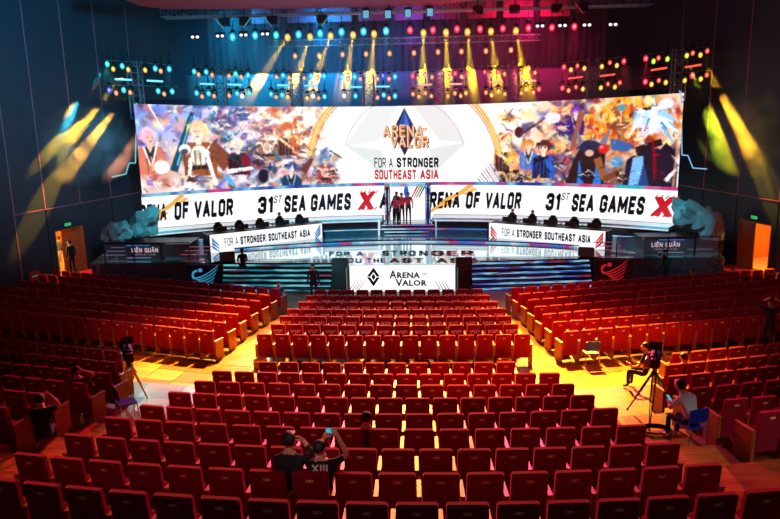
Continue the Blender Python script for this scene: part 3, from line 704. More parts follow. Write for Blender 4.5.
# coloured light strip between ticker and screen
SCB = 3.99
e = empty('divider_strip', arc(0, RT, TKT), 0, 'thin blue and red glowing strip between the ticker and the main screen', 'light strip'); T2 = Matrix.Translation(-e.location)
mb = arc_solid(TL, TR, RT-.06, RT+.1, TKT+.02, SCB-.015, 60); mb.v = [tuple(T2 @ Vector(p)) for p in mb.v]
mb.build('strip_body', nonlin('divider_led', [(.36, (30, 60, 170)), (.44, (140, 215, 245)), (.5, (60, 90, 190)), (.56, (235, 50, 120)), (.64, (40, 190, 220))], .9, .35, 5.1, (1, 1, .3)), e)
# ledge under the ticker and black skirt
mb = arc_solid(TL, thL-.004, 23.5, RT+.1, TKB-.22, TKB-.03, 26); arc_solid(thR+.004, TR, 23.5, RT+.1, TKB-.22, TKB-.03, 26, mb)
o = struct(mb.build('trim_4', mat('ledge_gloss', (205, 225, 235), .18, coat=.6)))
mb = arc_solid(TL, thL-.004, 23.7, RT+.1, ZS, TKB-.23, 26); arc_solid(thR+.004, TR, 23.7, RT+.1, ZS, TKB-.23, 26, mb); o = struct(mb.build('trim_5', mat('skirt_black', (10, 14, 18), .35)))
for a, b in ((TL, thL-.01), (thR+.01, TR)):
    m2 = arc_solid(a, b, 23.47, 23.497, TKB-.2, TKB-.16, 26); m2.build('edge_strip', STRW, o)
# ------------------------------------------------------------------ central portal
pt_ = empty('stage_portal', arc((thL+thR)/2, RT-.4, ZS), 0, 'lit doorway with two glowing pillars and steps in the middle of the ticker', 'doorway'); T3 = Matrix.Translation(-pt_.location)
PX0, PX1 = -2.28, -.02; YP = 39.3
pm = nonlin('pillar_led', [(.3, (30, 30, 60)), (.42, (70, 120, 230)), (.5, (190, 225, 250)), (.58, (120, 40, 90)), (.68, (240, 60, 90))], .9, 1.2, 1.7, (1, 1, 1.2))
for x in (PX0-.0, PX1+.0):
    mb = MB(); mb.box((x, YP, 2.6), (.30, .35, 2.8), 0, T3); p = mb.build('pillar', mat('pillar_dark', (18, 20, 30), .3), pt_)
    mb = MB()
    for dx in (-.09, .09): mb.box((x+dx, YP-.19, 2.65), (.06, .03, 2.5), 0, T3)
    mb.build('led_tube', pm, p)
mb = MB(); mb.box(((PX0+PX1)/2, YP, 3.92), (PX1-PX0+.3, .35, .16), 0, T3); mb.build('lintel', STREAK, pt_)
for i in range(4):
    mb = MB(); mb.box(((PX0+PX1)/2, YP-.75+.28*i, ZS+.07+.14*i), (PX1-PX0+.7, .9, .135), 0, T3); s_ = mb.build('step', mat('step_gloss', (18, 24, 30), .2), pt_)
    mb = MB(); mb.box(((PX0+PX1)/2, YP-.75-.46+.28*i, ZS+.09+.14*i), (PX1-PX0+.66, .012, .05), 0, T3); mb.build('led_strip', STREAK, s_)
for x in (PX0-.42, PX1+.42):
    mb = MB(); mb.box((x, YP-1.0, ZS+.45), (.07, .9, .9), 0, T3); mb.build('side_strip', STREAK, pt_)
mb = MB(); mb.box(((PX0+PX1)/2, 40.9, 2.8), (2.9, .1, 2.2), 0, T3); bp_ = mb.build('led_backdrop', WHITE, pt_)
mb = MB(); mb.box(((PX0+PX1)/2, 40.2, 1.62), (PX1-PX0+.3, 1.5, .12), 0, T3); mb.build('platform', DECK, pt_)
for k, c in enumerate(((226, 40, 60), (240, 150, 40), (60, 170, 90), (40, 100, 190))):
    mb = MB(); x = -1.0+.14*k
    mb.prism([T3 @ Vector((x, 40.84, 3.0)), T3 @ Vector((x+.07, 40.84, 3.0)), T3 @ Vector((x+.52, 40.84, 3.8)), T3 @ Vector((x+.40, 40.84, 3.8))], (0, -.01, 0)); mb.build('colour_stroke', mat('stroke_%d' % k, c, emit=.8), pt_)
mb = MB(); mb.ball((T3 @ Vector((-1.27, 40.83, 3.35))), (.14, .01, .34)); mb.build('blue_figure', mat('stroke_blue', (30, 110, 220), emit=.8), pt_)
# ------------------------------------------------------------------ desks
def desk(p0, p1, lab, tx0, tx1, ty0, ty1, redside):
    p0, p1 = Vector(p0), Vector(p1); d = (p1-p0); L_ = d.length; a = math.atan2(d.y, d.x)
    t = empty('player_desk', (p0.x, p0.y, ZS), a, lab, 'desk')
    mb = MB(); mb.box((L_/2, .05, .45), (L_, .1, .9)); mb.build('led_front', WHITE, t)
    mb = MB(); mb.box((L_/2, .5, .88), (L_, .8, .05)); mb.build('desk_top', BLACK, t)
    mb = MB(); mb.box((-.05, .5, .45), (.1, 1, .9)); mb.build('side_panel', mat('desk_side', (14, 18, 24), .4), t)
    mb = MB(); mb.box((L_+.05, .5, .45), (.1, 1, .9)); mb.build('side_panel', mat('desk_side', (14, 18, 24), .4), t)
    mb = MB(); block_on(mb, 'FOR A', lambda u, v: (u, -.012, v), L_*.12, L_*.235, .27, .68, 0, .13); mb.build('desk_lettering', NAVY, t); mb = MB(); block_on(mb, 'STRONGER', lambda u, v: (u, -.012, v), L_*.255, L_*.475, .27, .68, 0, .25); mb.build('desk_lettering', NAVY, t); mb = MB(); block_on(mb, 'SOUTHEAST ASIA', lambda u, v: (u, -.012, v), L_*.50, L_*.885, .27, .68, 0, .25)
    mb.build('desk_lettering', NAVY, t)
    for (u, s) in ((.012, 1), (.988, -1)):
        mb = MB()
        for k in range(3):
            uu = L_*u+s*.02; kk = k*.12
            mb.add([(uu, -.012, .62-kk*1.6), (uu, -.012, .80-kk*1.6), (uu+s*(.36), -.012, .36-kk*1.3), (uu+s*(.34), -.012, .30-kk*1.2)] if (s > 0) else [(uu, -.012, .62-kk*1.6+.1), (uu, -.012, .80-kk*1.6+.1), (uu+s*.34, -.012, .42-kk*1.2), (uu+s*.36, -.012, .30-kk*1.2)], [(0, 1, 2, 3)])
        mb.build('corner_strokes', PRINTRED if redside else mat('print_blue', (60, 150, 220), emit=.7), t)
    for i in range(5):      # monitors on the desk
        q = empty('gaming_monitor', t.matrix_basis @ Vector((L_*(.13+.185*i), .55, .905)), a, 'slim dark monitor on the %s player desk, %s from its left end' % ('right' if redside else 'left', ORD[i+1]), 'monitor', 'monitors on the player desks')
        mb = MB(); mb.rbox((0, 0, .17), (.54, .03, .26), .01); mb.build('screen_back', BLACK, q)
        mb = MB(); mb.box((0, .02, .04), (.04, .04, .08)); mb.box((0, .03, .006), (.22, .16, .012)); mb.build('stand', BLACK, q)
    return t, a, L_
dkL = desk((-10.85, 34.15, 0), (-5.72, 37.4, 0), 'long white lit player desk on the left of the stage, blue corner strokes', 0, 0, 0, 0, False)
dkR = desk((3.18, 37.05, 0), (8.5, 34.15, 0), 'long white lit player desk on the right of the stage, red corner strokes', 0, 0, 0, 0, True)
def gaming_chair(p, a, lab):
    t = empty('gaming_chair', p, a, lab, 'chair', 'gaming chairs behind the player desks')
    mb = MB(); mb.rbox((0, -.28, .80), (.50, .11, .62), .14); mb.rbox((0, -.28, 1.13), (.28, .12, .14), .05); mb.build('backrest', BLACK, t)
    mb = MB(); mb.rbox((0, 0, .50), (.50, .50, .12), .04); mb.build('seat', BLACK, t)
    for s in (-1, 1):
        mb = MB(); mb.rbox((s*.30, .02, .72), (.07, .30, .04), .015); mb.box((s*.30, .05, .60), (.03, .05, .22)); mb.build('armrest', BLACK, t)
    mb = MB(); mb.tube((0, 0, .44), (0, 0, .12), .03)
    for i in range(5): q = 2*math.pi*i/5; mb.tube((0, 0, .12), (.3*math.cos(q), .3*math.sin(q), .05), .022); mb.ball((.3*math.cos(q), .3*math.sin(q), .035), .035, 0, 6, 4)
    mb.build('base', CHROME, t); return t
for dk, nm in ((dkL, 'left'), (dkR, 'right')):
    for i in range(5):
        p = dk[0].matrix_basis @ Vector((dk[2]*(.13+.185*i), 1.5, 0)); p.z = ZS+.14
        gaming_chair(p, dk[1], 'black gaming chair behind the %s player desk, %s from its left end' % (nm, ORD[i+1]))
# small uplights along the ledge
for i, px in enumerate((252, 269, 460, 510, 550, 568)): pass
# ------------------------------------------------------------------ main LED screen: a grid of LED cells on the arc, each with the colour it shows
GX, GY = 860, 150
IMG = np.ones((GY, GX, 3))*np.array([252, 252, 252.])
def ytop(x): t = (x-137)/543.5; return 103*(1-t)*(1-2*t)+106*4*t*(1-t)+93*t*(2*t-1)
def ybot(x): t = (x-137)/543.5; return 196*(1-t)*(1-2*t)+181.5*4*t*(1-t)+188.5*t*(2*t-1)
def cv(x, y): return (x-137.5)/543*GX, (y-ytop(x))/(ybot(x)-ytop(x))*GY
SX, SY = GX/543, GY/88
yy, xx = np.mgrid[0:GY, 0:GX]
def blend(x0, x1, y0, y1, maskf, c, a=1.0):
    x0, x1, y0, y1 = max(0, int(x0)), min(GX, int(x1)+2), max(0, int(y0)), min(GY, int(y1)+2)
    if x1 <= x0 or y1 <= y0: return
    m = np.clip(maskf(xx[y0:y1, x0:x1]+.5, yy[y0:y1, x0:x1]+.5), 0, 1)[..., None]*a
    IMG[y0:y1, x0:x1] = IMG[y0:y1, x0:x1]*(1-m)+np.array(c, float)*m
def ell_(x, y, rx, ry, c, rot=0, a=1.0, soft=.25):
    X, Y = cv(x, y); rx, ry = rx*SX, ry*SY; R_ = max(rx, ry); ca, sa = math.cos(rot), math.sin(rot)
    def f(px, py):
        dx, dy = px-X, py-Y; u = (dx*ca+dy*sa)/rx; v = (-dx*sa+dy*ca)/ry; return (1-np.sqrt(u*u+v*v))/soft
    blend(X-R_, X+R_, Y-R_, Y+R_, f, c, a)
def poly_(pts, c, a=1.0):
    P_ = [cv(*p) for p in pts]; xs = [p[0] for p in P_]; ys = [p[1] for p in P_]
    def f(px, py):
        ins = np.zeros(px.shape, bool)
        for (ax, ay), (bx, by) in zip(P_, P_[1:]+P_[:1]):
            if ay == by: continue
            ins ^= ((ay > py) != (by > py)) & (px < (bx-ax)*(py-ay)/(by-ay)+ax)
        return ins.astype(float)
    blend(min(xs), max(xs), min(ys), max(ys), f, c, a)
def str_(x0, y0, x1, y1, w0, w1, c, a=1.0):
    d = math.hypot(x1-x0, y1-y0) or 1; nx, ny = -(y1-y0)/d/2, (x1-x0)/d/2
    poly_([(x0+nx*w0, y0+ny*w0), (x1+nx*w1, y1+ny*w1), (x1-nx*w1, y1-ny*w1), (x0-nx*w0, y0-ny*w0)], c, a)
rng = random.Random(11)
# soft background colours
for x, y, rx, ry, c in ((150, 120, 40, 50, (120, 150, 235)), (190, 118, 45, 40, (150, 170, 245)), (235, 112, 40, 30, (200, 190, 240)), (150, 170, 40, 40, (190, 130, 110)), (205, 160, 50, 45, (200, 160, 150)),
                        (250, 150, 40, 50, (190, 180, 210)), (290, 140, 45, 40, (250, 225, 205)), (300, 175, 40, 25, (180, 150, 160)), (600, 110, 90, 40, (240, 170, 110)), (560, 140, 60, 50, (240, 190, 150)),
                        (620, 140, 60, 60, (225, 130, 60)), (660, 120, 40, 50, (215, 150, 130)), (600, 180, 90, 30, (90, 80, 110)), (525, 170, 40, 30, (190, 150, 130))):
    ell_(x, y, rx, ry, c, 0, .9, .8)
# short brush strokes in the colours of each area
AREAS = [((138, 100, 180, 195), ((120, 140, 240), (255, 220, 200), (150, 80, 70), (240, 170, 140), (90, 60, 90), (250, 250, 255)), 230),
         ((180, 104, 235, 195), ((60, 70, 160), (230, 220, 250), (120, 70, 50), (250, 200, 150), (30, 50, 80), (190, 140, 210)), 330),
         ((215, 104, 262, 150), ((90, 60, 150), (240, 240, 255), (30, 110, 150), (250, 180, 160), (60, 40, 90), (255, 255, 255)), 330),
         ((250, 108, 322, 150), ((255, 250, 240), (210, 110, 60), (245, 170, 110), (120, 70, 80), (250, 215, 190), (255, 255, 255)), 330),
         ((240, 148, 335, 190), ((40, 60, 90), (230, 220, 230), (120, 60, 50), (20, 40, 80), (230, 160, 120), (70, 120, 170), (160, 90, 90)), 420),
         ((500, 112, 560, 190), ((230, 130, 50), (40, 40, 70), (250, 220, 190), (130, 70, 50), (60, 90, 190), (200, 60, 90), (250, 200, 100)), 360),
         ((548, 98, 600, 190), ((240, 230, 240), (60, 30, 90), (200, 60, 60), (220, 150, 80), (40, 50, 90), (110, 60, 140), (250, 190, 120)), 420),
         ((590, 96, 680, 150), ((250, 170, 50), (200, 70, 30), (255, 225, 160), (110, 60, 50), (60, 110, 130), (240, 240, 245), (170, 40, 40)), 520),
         ((560, 145, 680, 190), ((40, 30, 45), (60, 110, 190), (150, 90, 50), (230, 200, 190), (20, 20, 40), (170, 60, 60)), 420)]
for (x0, y0, x1, y1), pal, n in AREAS:
    for _ in range(n//4):
        x, y = rng.uniform(x0, x1), rng.uniform(y0, y1); c = [max(0, min(255, v+rng.uniform(-30, 20))) for v in rng.choice(pal)]; ell_(x, y, rng.uniform(3, 11), rng.uniform(2, 7), c, rng.uniform(0, 3), .6, rng.uniform(.3, .9))
    for _ in range(n//4):
        x, y = rng.uniform(x0, x1), rng.uniform(y0, y1); a = rng.uniform(-1.4, 1.4); L_ = rng.uniform(3, 11); c = [max(0, min(255, v+rng.uniform(-25, 25))) for v in rng.choice(pal)]
        str_(x, y, x+L_*math.cos(a), y+L_*math.sin(a), rng.uniform(1.2, 4.0), rng.uniform(0, 1.5), c, rng.uniform(.35, .8))
HN = 0
def hero(x, y, s, hair, skin, coat, trim, turn=0, armc=None, dark=(30, 26, 40)):
    # generic bust: coat, lapels, neck, face, hair
    poly_([(x-2.1*s, y+6*s), (x-2.3*s, y+2.6*s), (x-1.4*s, y+1.5*s), (x+1.4*s, y+1.5*s), (x+2.4*s, y+2.7*s), (x+2.2*s, y+6*s)], coat)
    global HN
    HN += 1; st_ = HN % 3
    if st_ == 0:      # lapelled coat
        poly_([(x-1.0*s, y+1.5*s), (x, y+4.2*s), (x+1.0*s, y+1.5*s)], dark); poly_([(x-.5*s, y+1.5*s), (x, y+2.6*s), (x+.5*s, y+1.5*s)], skin)
        str_(x-1.0*s, y+1.5*s, x-.1*s, y+4.6*s, .35*s, .2*s, trim); str_(x+1.0*s, y+1.5*s, x+.1*s, y+4.6*s, .35*s, .2*s, trim)
    elif st_ == 1:    # armour
        ell_(x, y+3.3*s, 1.3*s, 1.6*s, trim, 0, 1, .2); ell_(x-.2*s, y+3.1*s, .8*s, 1.1*s, [v*.75 for v in trim], 0, .8, .5)
        for e_ in (-1, 1): ell_(x+e_*1.9*s, y+2.5*s, .9*s, .8*s, trim, e_*.4, 1, .2); ell_(x+e_*2.0*s, y+2.8*s, .7*s, .5*s, dark, e_*.4, .8, .4)
        str_(x-1.4*s, y+5*s, x+1.4*s, y+4.8*s, .6*s, .5*s, dark)
    else:             # wrapped cloak
        poly_([(x-2.2*s, y+6*s), (x-1.9*s, y+2.0*s), (x+.2*s, y+2.2*s), (x+1.3*s, y+6*s)], dark, .85); str_(x-1.8*s, y+2.2*s, x+1.6*s, y+4.9*s, .7*s, .4*s, trim); ell_(x, y+1.9*s, 1.2*s, .5*s, trim, 0, .9)
    for q in range(6): str_(x-2.0*s+q*.7*s, y+rng.uniform(2.4, 3.4)*s, x-1.9*s+q*.68*s, y+6*s, .3*s, .08*s, [min(255, v*rng.uniform(.5, 1.5)) for v in coat], .8)
    ell_(x-turn*.2*s, y-.25*s, 1.35*s, 1.45*s, hair); ell_(x, y+.1*s, .85*s, 1.12*s, skin, 0, 1, .15); poly_([(x-.35*s, y+.9*s), (x+.35*s, y+.9*s), (x+.4*s, y+1.8*s), (x-.4*s, y+1.8*s)], skin)
    for e_ in (-.33, .33): ell_(x+(e_+.12*turn)*s, y+.05*s, .17*s, .1*s, (40, 30, 50))
    str_(x+(.12*turn)*s, y+.1*s, x+(.2*turn)*s, y+.5*s, .1*s, .2*s, [v*.8 for v in skin]); str_(x-.2*s+.12*turn*s, y+.75*s, x+.2*s+.12*turn*s, y+.75*s, .12*s, .12*s, (170, 70, 80))
    for q in range(7): str_(x-1.1*s+q*.36*s, y-.9*s, x-1.5*s+q*.46*s, y-.1*s+rng.uniform(0, .8)*s, .5*s, .08*s, [min(255, v*rng.uniform(.8, 1.2)) for v in hair])
    if armc: str_(x-1.9*s, y+3*s, x-3.2*s, y-2.2*s, 1.0*s, .6*s, armc)
hero(268, 133, 4.5, (150, 100, 110), (250, 205, 185), (160, 110, 90), (240, 220, 200), 1); hero(288, 128, 4.5, (200, 110, 60), (240, 180, 140), (200, 110, 60), (250, 210, 160))
for k in range(26):
    a = rng.uniform(0, 6.28); ell_(297+17*math.cos(a)*rng.random(), 133+15*math.sin(a)*rng.random(), rng.uniform(1.5, 4), rng.uniform(1.5, 4), rng.choice(((235, 150, 80), (205, 100, 50), (250, 205, 150), (140, 80, 60), (255, 250, 230))), 0, .9)
str_(318, 122, 336, 112, 1.5, .3, (200, 180, 190)); str_(282, 118, 262, 108, 2, .3, (190, 140, 130))
hero(150, 137, 6.5, (248, 190, 205), (250, 190, 170), (205, 120, 95), (250, 235, 225), 1)
ell_(160, 168, 9, 8, (245, 240, 245)); str_(172, 172, 195, 112, 8, 4, (24, 70, 92)); str_(176, 166, 194, 116, 2, 1, (90, 190, 210)); str_(148, 104, 162, 122, 7, 2, (180, 110, 130)); str_(152, 104, 165, 130, 2, 1, (255, 235, 225))
hero(199, 131, 7.5, (238, 196, 150), (255, 222, 200), (150, 84, 42), (250, 250, 252), -.5)
poly_([(214, 140), (234, 158), (222, 172), (208, 150)], (130, 72, 52)); str_(205, 150, 214, 186, 5, 3, (252, 252, 255)); str_(190, 158, 186, 188, 4, 3, (240, 240, 250))
hero(238, 145, 5.0, (240, 225, 205), (252, 215, 200), (120, 36, 50), (20, 70, 80), .6); str_(226, 172, 252, 168, 5, 3, (250, 238, 235)); str_(224, 176, 232, 186, 6, 4, (90, 170, 230))
hero(290, 168, 4.5, (34, 70, 110), (245, 215, 215), (40, 60, 100), (130, 190, 220), -1); str_(280, 160, 272, 150, 4, 1, (30, 120, 150)); str_(302, 172, 312, 158, 8, 3, (110, 60, 50)); ell_(262, 176, 6, 9, (30, 32, 50))
hero(325, 160, 3.8, (90, 130, 170), (240, 190, 160), (150, 70, 60), (250, 210, 190), 1); str_(330, 150, 342, 158, 1.4, 1.4, (40, 44, 60))
# right side
hero(506, 140, 5.2, (250, 190, 120), (250, 225, 200), (230, 150, 70), (250, 240, 230), 1); str_(498, 142, 512, 130, 2, 1, (190, 40, 90)); ell_(519, 132, 5, 7, (70, 30, 40))
hero(529, 145, 4.0, (235, 130, 50), (255, 215, 185), (90, 120, 190), (240, 240, 250)); hero(512, 162, 5.0, (236, 186, 100), (235, 175, 140), (40, 30, 50), (220, 180, 120), -1)
for k in range(8): str_(478+2*k, 178-k*2.5, 490+2*k, 190-k, 1.2, .8, (190, 170, 190) if k % 2 else (120, 110, 130))
hero(544, 147, 5.2, (88, 44, 40), (255, 220, 200), (40, 90, 190), (30, 24, 40), -1)
ell_(552, 118, 9, 7, (245, 225, 235)); hero(575, 112, 3.8, (120, 60, 170), (245, 210, 220), (70, 40, 110), (210, 180, 240)); str_(572, 150, 581, 112, 4, 7, (150, 90, 80)); str_(520, 135, 545, 118, 3, 1, (70, 60, 80))
for k in range(90):
    x = rng.uniform(590, 650); y = rng.uniform(98, 140); ell_(x, y, rng.uniform(1, 4), rng.uniform(2, 6), rng.choice(((255, 190, 60), (250, 150, 30), (255, 230, 160), (190, 70, 30), (130, 60, 40))), 0, .75)
poly_([(566, 188), (574, 160), (582, 146), (606, 150), (606, 188)], (50, 32, 36)); ell_(590, 146, 13, 7, (44, 46, 80)); poly_([(579, 146), (576, 128), (584, 142)], (120, 120, 150)); poly_([(600, 142), (610, 128), (606, 148)], (120, 120, 150)); ell_(590, 153, 5, 4, (220, 170, 150))
poly_([(580, 158), (586, 188), (578, 188)], (40, 120, 210)); poly_([(598, 158), (604, 188), (594, 188)], (40, 120, 210)); poly_([(610, 138), (634, 144), (628, 152), (612, 150)], (60, 100, 160))
str_(598, 158, 606, 180, 8, 6, (150, 92, 52)); str_(606, 180, 620, 172, 7, 5, (120, 70, 40)); ell_(604, 149, 6, 5.5, (205, 40, 40)); ell_(602, 147, 2.5, 2, (250, 120, 100))
ell_(618, 162, 7, 6, (90, 150, 200)); poly_([(624, 190), (628, 160), (646, 148), (668, 150), (679, 165), (679, 190)], (34, 30, 48))
poly_([(630, 188), (634, 158), (644, 156), (648, 188)], (120, 180, 230)); poly_([(640, 188), (645, 162), (652, 188)], (40, 70, 130))
ell_(649, 122, 15, 14, (225, 238, 250)); str_(658, 112, 676, 132, 9, 2, (120, 190, 235)); str_(640, 110, 660, 106, 3, 2, (30, 30, 44)); str_(660, 118, 672, 122, 4, 1, (240, 250, 255))
ell_(643, 131, 6.2, 9.2, (250, 205, 205), .15, 1, .15)
for e_ in (-2.4, 2.0): ell_(642+e_, 130.5, 1.3, .9, (60, 70, 120))
str_(639.5, 136.5, 643, 136.6, .8, .5, (190, 80, 100)); ell_(658, 131, 2.2, 3.6, (250, 205, 205), .5)
for q in range(9): str_(634+q*2.6, 112-abs(q-4)*.3, 632+q*3.1, 122+rng.uniform(0, 8), 2.8, .5, rng.choice(((235, 245, 252), (170, 215, 245), (205, 225, 245), (90, 160, 220))))
for hx, hy, tx, ty, w_, c_ in ((640, 116, 628, 138, 7, (235, 244, 252)), (646, 112, 640, 128, 6, (190, 222, 246)), (652, 112, 652, 130, 6, (240, 248, 254)), (656, 114, 664, 136, 7, (205, 228, 246)), (658, 112, 678, 122, 8, (150, 205, 240)), (656, 118, 680, 134, 7, (225, 240, 252)), (650, 110, 672, 104, 6, (240, 246, 252)), (638, 114, 630, 126, 5, (170, 205, 236)), (662, 126, 674, 144, 5, (110, 175, 225)), (643, 112, 634, 108, 4, (245, 250, 255)), (648, 118, 644, 132, 3, (90, 150, 210)), (660, 122, 668, 132, 2, (60, 110, 180))):
    str_(hx, hy, tx, ty, w_, .4, c_)
str_(638, 128.3, 642, 128.8, .9, .4, (70, 60, 90)); str_(645, 128.8, 648, 128.0, .4, .9, (70, 60, 90)); str_(642, 129, 641.3, 134, .3, .7, (225, 160, 160))
str_(636, 150, 662, 142, 5, 7, (36, 26, 34)); str_(664, 146, 678, 156, 8, 4, (26, 22, 34)); str_(653, 140, 658, 180, 1.5, 5, (140, 16, 30)); ell_(662, 176, 6, 5, (60, 24, 44)); str_(668, 182, 678, 170, 5, 3, (235, 225, 240))
str_(676, 188, 679, 130, 3, 3, (240, 180, 140), .6); ell_(664, 104, 9, 6, (245, 225, 235)); ell_(620, 108, 5, 4, (90, 150, 160))
for _ in range(420):     # loose touches over the figures
    x = rng.choice((rng.uniform(138, 330), rng.uniform(500, 680))); y = rng.uniform(104, 188); X_, Y_ = cv(x, y); X_ = min(GX-1, int(X_)); Y_ = max(0, min(GY-1, int(Y_)))
    c = IMG[Y_, X_]*rng.choice((.45, .7, 1.25, 1.4))+rng.uniform(-10, 20); a = rng.uniform(-1.5, 1.5); L_ = rng.uniform(2, 7)
    str_(x, y, x+L_*math.cos(a), y+L_*math.sin(a), rng.uniform(.8, 2.2), rng.uniform(0, 1), np.clip(c, 0, 255), .7)
# central white field with rings and a four-pointed star
poly_([(341, 90), (352, 120), (344, 200), (474, 200), (478, 160), (470, 120), (474, 90)], (252, 252, 252))
poly_([(375, 104), (400, 104), (380, 140), (345, 146)], (226, 228, 226), .8); poly_([(412, 104), (442, 104), (466, 142), (440, 140)], (222, 222, 220), .8)
poly_([(345, 145), (382, 150), (384, 178), (372, 165)], (214, 222, 218), .8); poly_([(467, 142), (430, 148), (432, 178), (442, 165)], (216, 220, 222), .8)
poly_([(400, 104), (412, 104), (420, 128), (392, 128)], (250, 250, 250))
def ringarc(cx, cy, rx, ry, a0, a1, w, c, dash=False):
    n = 60
    for i in range(n):
        if dash and i % 2: continue
        t0, t1 = math.radians(a0+(a1-a0)*i/n), math.radians(a0+(a1-a0)*(i+1.15)/n); str_(cx+rx*math.cos(t0), cy-ry*math.sin(t0), cx+rx*math.cos(t1), cy-ry*math.sin(t1), w, w, c)
for sg in (1, -1):
    a0, a1 = (8, 62) if sg > 0 else (172, 118)
    ringarc(405, 168, 96, 92, a0, a1, 5, (226, 178, 96)); ringarc(405, 168, 92.5, 88, a0, a1, 1, (190, 130, 40)); ringarc(405, 168, 100, 96, a0, a1, 1.2, (250, 225, 170)); ringarc(405, 168, 96, 92, a0, a1, 1.5, (255, 225, 150), True)
    ringarc(405, 168, 108, 104, a0, a1, .8, (240, 215, 170))
    ringarc(405, 160, 61, 62, (14 if sg > 0 else 166), (62 if sg > 0 else 118), .9, (190, 192, 196))
# centre emblem: dark blue diamond
poly_([(405, 108), (417, 131), (405, 155), (393, 131)], (28, 30, 66)); poly_([(405, 111), (410, 124), (405, 132), (400, 124)], (50, 110, 210)); poly_([(405, 111), (405, 132), (400, 124)], (24, 70, 160))
poly_([(405, 150), (413, 133), (405, 138), (397, 133)], (60, 40, 80)); str_(405, 108, 417, 131, .8, .8, (120, 140, 200)); str_(393, 131, 405, 155, .8, .8, (90, 60, 110))
for sx_, sy_, w_, dk in ((222, 122, 16, (90, 60, 120)), (246, 112, 14, (50, 80, 130)), (300, 150, 16, (120, 60, 50)), (262, 160, 12, (60, 40, 60)), (330, 178, 10, (110, 60, 60)), (524, 178, 12, (60, 40, 44)), (560, 166, 16, (70, 46, 60)), (563, 128, 12, (60, 40, 110)), (622, 128, 12, (150, 70, 30)), (590, 176, 18, (26, 24, 36)), (624, 178, 12, (60, 36, 34)), (190, 180, 10, (70, 40, 34))):
    for _ in range(7):
        a = rng.uniform(0, 6.28); q = rng.uniform(0, w_*.6); x, y = sx_+q*math.cos(a), sy_+q*.6*math.sin(a)
        str_(x-4, y+rng.uniform(-5, 5), x+5, y+rng.uniform(-5, 5), rng.uniform(2, 5), .5, dk, .75); str_(x-2, y-1+rng.uniform(-3, 3), x+4, y+rng.uniform(-4, 4), 1, .2, (255, 250, 245), .8)
pd = np.pad(IMG, ((1, 1), (1, 1), (0, 0)), mode='edge'); bl = sum(pd[i:i+GY, j:j+GX] for i in range(3) for j in range(3))/9; msk = ((xx < 195/543*GX) | (xx > 352/543*GX))[..., None]
IMG = np.where(msk, bl*.7+IMG*.3, IMG); IMG = np.where(msk, np.clip((IMG-128)*1.12+132, 0, 255), IMG)
lf = IMG/255.0; lf = np.where(lf <= .04045, lf/12.92, ((lf+.055)/1.055)**2.4)
scr = empty('led_screen', arc(0, RS, SCB), 0, 'huge curved white LED wall with fantasy crowd artwork and game logo above the stage', 'led screen'); T = Matrix.Translation(-scr.location)
ths = np.array([cyl(137.5+543*(i/GX), 145)[0] for i in range(GX+1)])
def ztop(t): u = t/TR; return 8.19+.37*u*u
co_ = np.zeros((GY+1, GX+1, 3)); zt_ = np.array([ztop(t) for t in ths])
for j in range(GY+1):
    co_[j, :, 0] = XC+RS*np.sin(ths); co_[j, :, 1] = YC+RS*np.cos(ths); co_[j, :, 2] = zt_+(SCB-zt_)*j/GY
co_ -= np.array(scr.location)
nv = (GX+1)*(GY+1); me = bpy.data.meshes.new('led_picture'); me.vertices.add(nv); me.vertices.foreach_set('co', co_.reshape(-1))
idx = np.arange(nv).reshape(GY+1, GX+1); q_ = np.stack([idx[1:, :-1], idx[1:, 1:], idx[:-1, 1:], idx[:-1, :-1]], -1).reshape(-1, 4); nf = len(q_)
me.loops.add(nf*4); me.loops.foreach_set('vertex_index', q_.reshape(-1).astype(np.int32)); me.polygons.add(nf)
me.polygons.foreach_set('loop_start', np.arange(0, nf*4, 4, dtype=np.int32)); me.update(calc_edges=True)
att = me.color_attributes.new('led', 'FLOAT_COLOR', 'POINT')
pad = np.pad(lf, ((0, 1), (0, 1), (0, 0)), mode='edge'); att.data.foreach_set('color', np.concatenate([pad, np.ones(pad.shape[:2]+(1,))], -1).reshape(-1).astype(np.float32))
m = bpy.data.materials.new('led_picture'); m.use_nodes = True; nt = m.node_tree; b = nt.nodes['Principled BSDF']; an = nt.nodes.new('ShaderNodeVertexColor'); an.layer_name = 'led'
b.inputs['Base Color'].default_value = (.02, .02, .02, 1); b.inputs['Emission Strength'].default_value = 1.12; nt.links.new(an.outputs['Color'], b.inputs['Emission Color'])
me.materials.append(m); o = bpy.data.objects.new('led_picture', me); COL.objects.link(o); o.parent = scr
mb = arc_solid(TL, TR, RS+.02, RS+.3, SCB, 8.17, 40); mb.v = [tuple(T @ Vector(p)) for p in mb.v]; mb.build('screen_cabinet', BLACK, scr)
smap = lambda off: (lambda a, b: (lambda t: tuple(T @ arc(t, RS-off, ztop(t)+(SCB-ztop(t))*(b-ytop(a))/(ybot(a)-ytop(a)))))(cyl(a, 145)[0]))
GOLDL = mat('logo_gold', (232, 150, 70), emit=.95); GOLDD = mat('logo_bronze', (120, 52, 30), emit=.7); PALEL = mat('logo_pale', (250, 225, 200), emit=1.0)
for txt, x0, x1, ya, yb, off in (('ARENA', 383, 423, 136.8, 124.6, 0), ('VALOR', 390.5, 428.5, 147, 135.6, 0)):
    for m_, dx, dy, of, w in ((GOLDD, .7, .8, .025, .30), (GOLDL, 0, 0, .04, .24), (PALEL, -.2, -.3, .05, .07)):
        mb = MB(); block_on(mb, txt, smap(of), x0+dx, x1+dx, ya+dy, yb+dy, 0, w); mb.build('logo_lettering', m_, scr)
mb = MB(); block_on(mb, 'OF', smap(.04), 421, 427.5, 131, 127.3, 0, .26); mb.build('logo_lettering', GOLDL, scr)
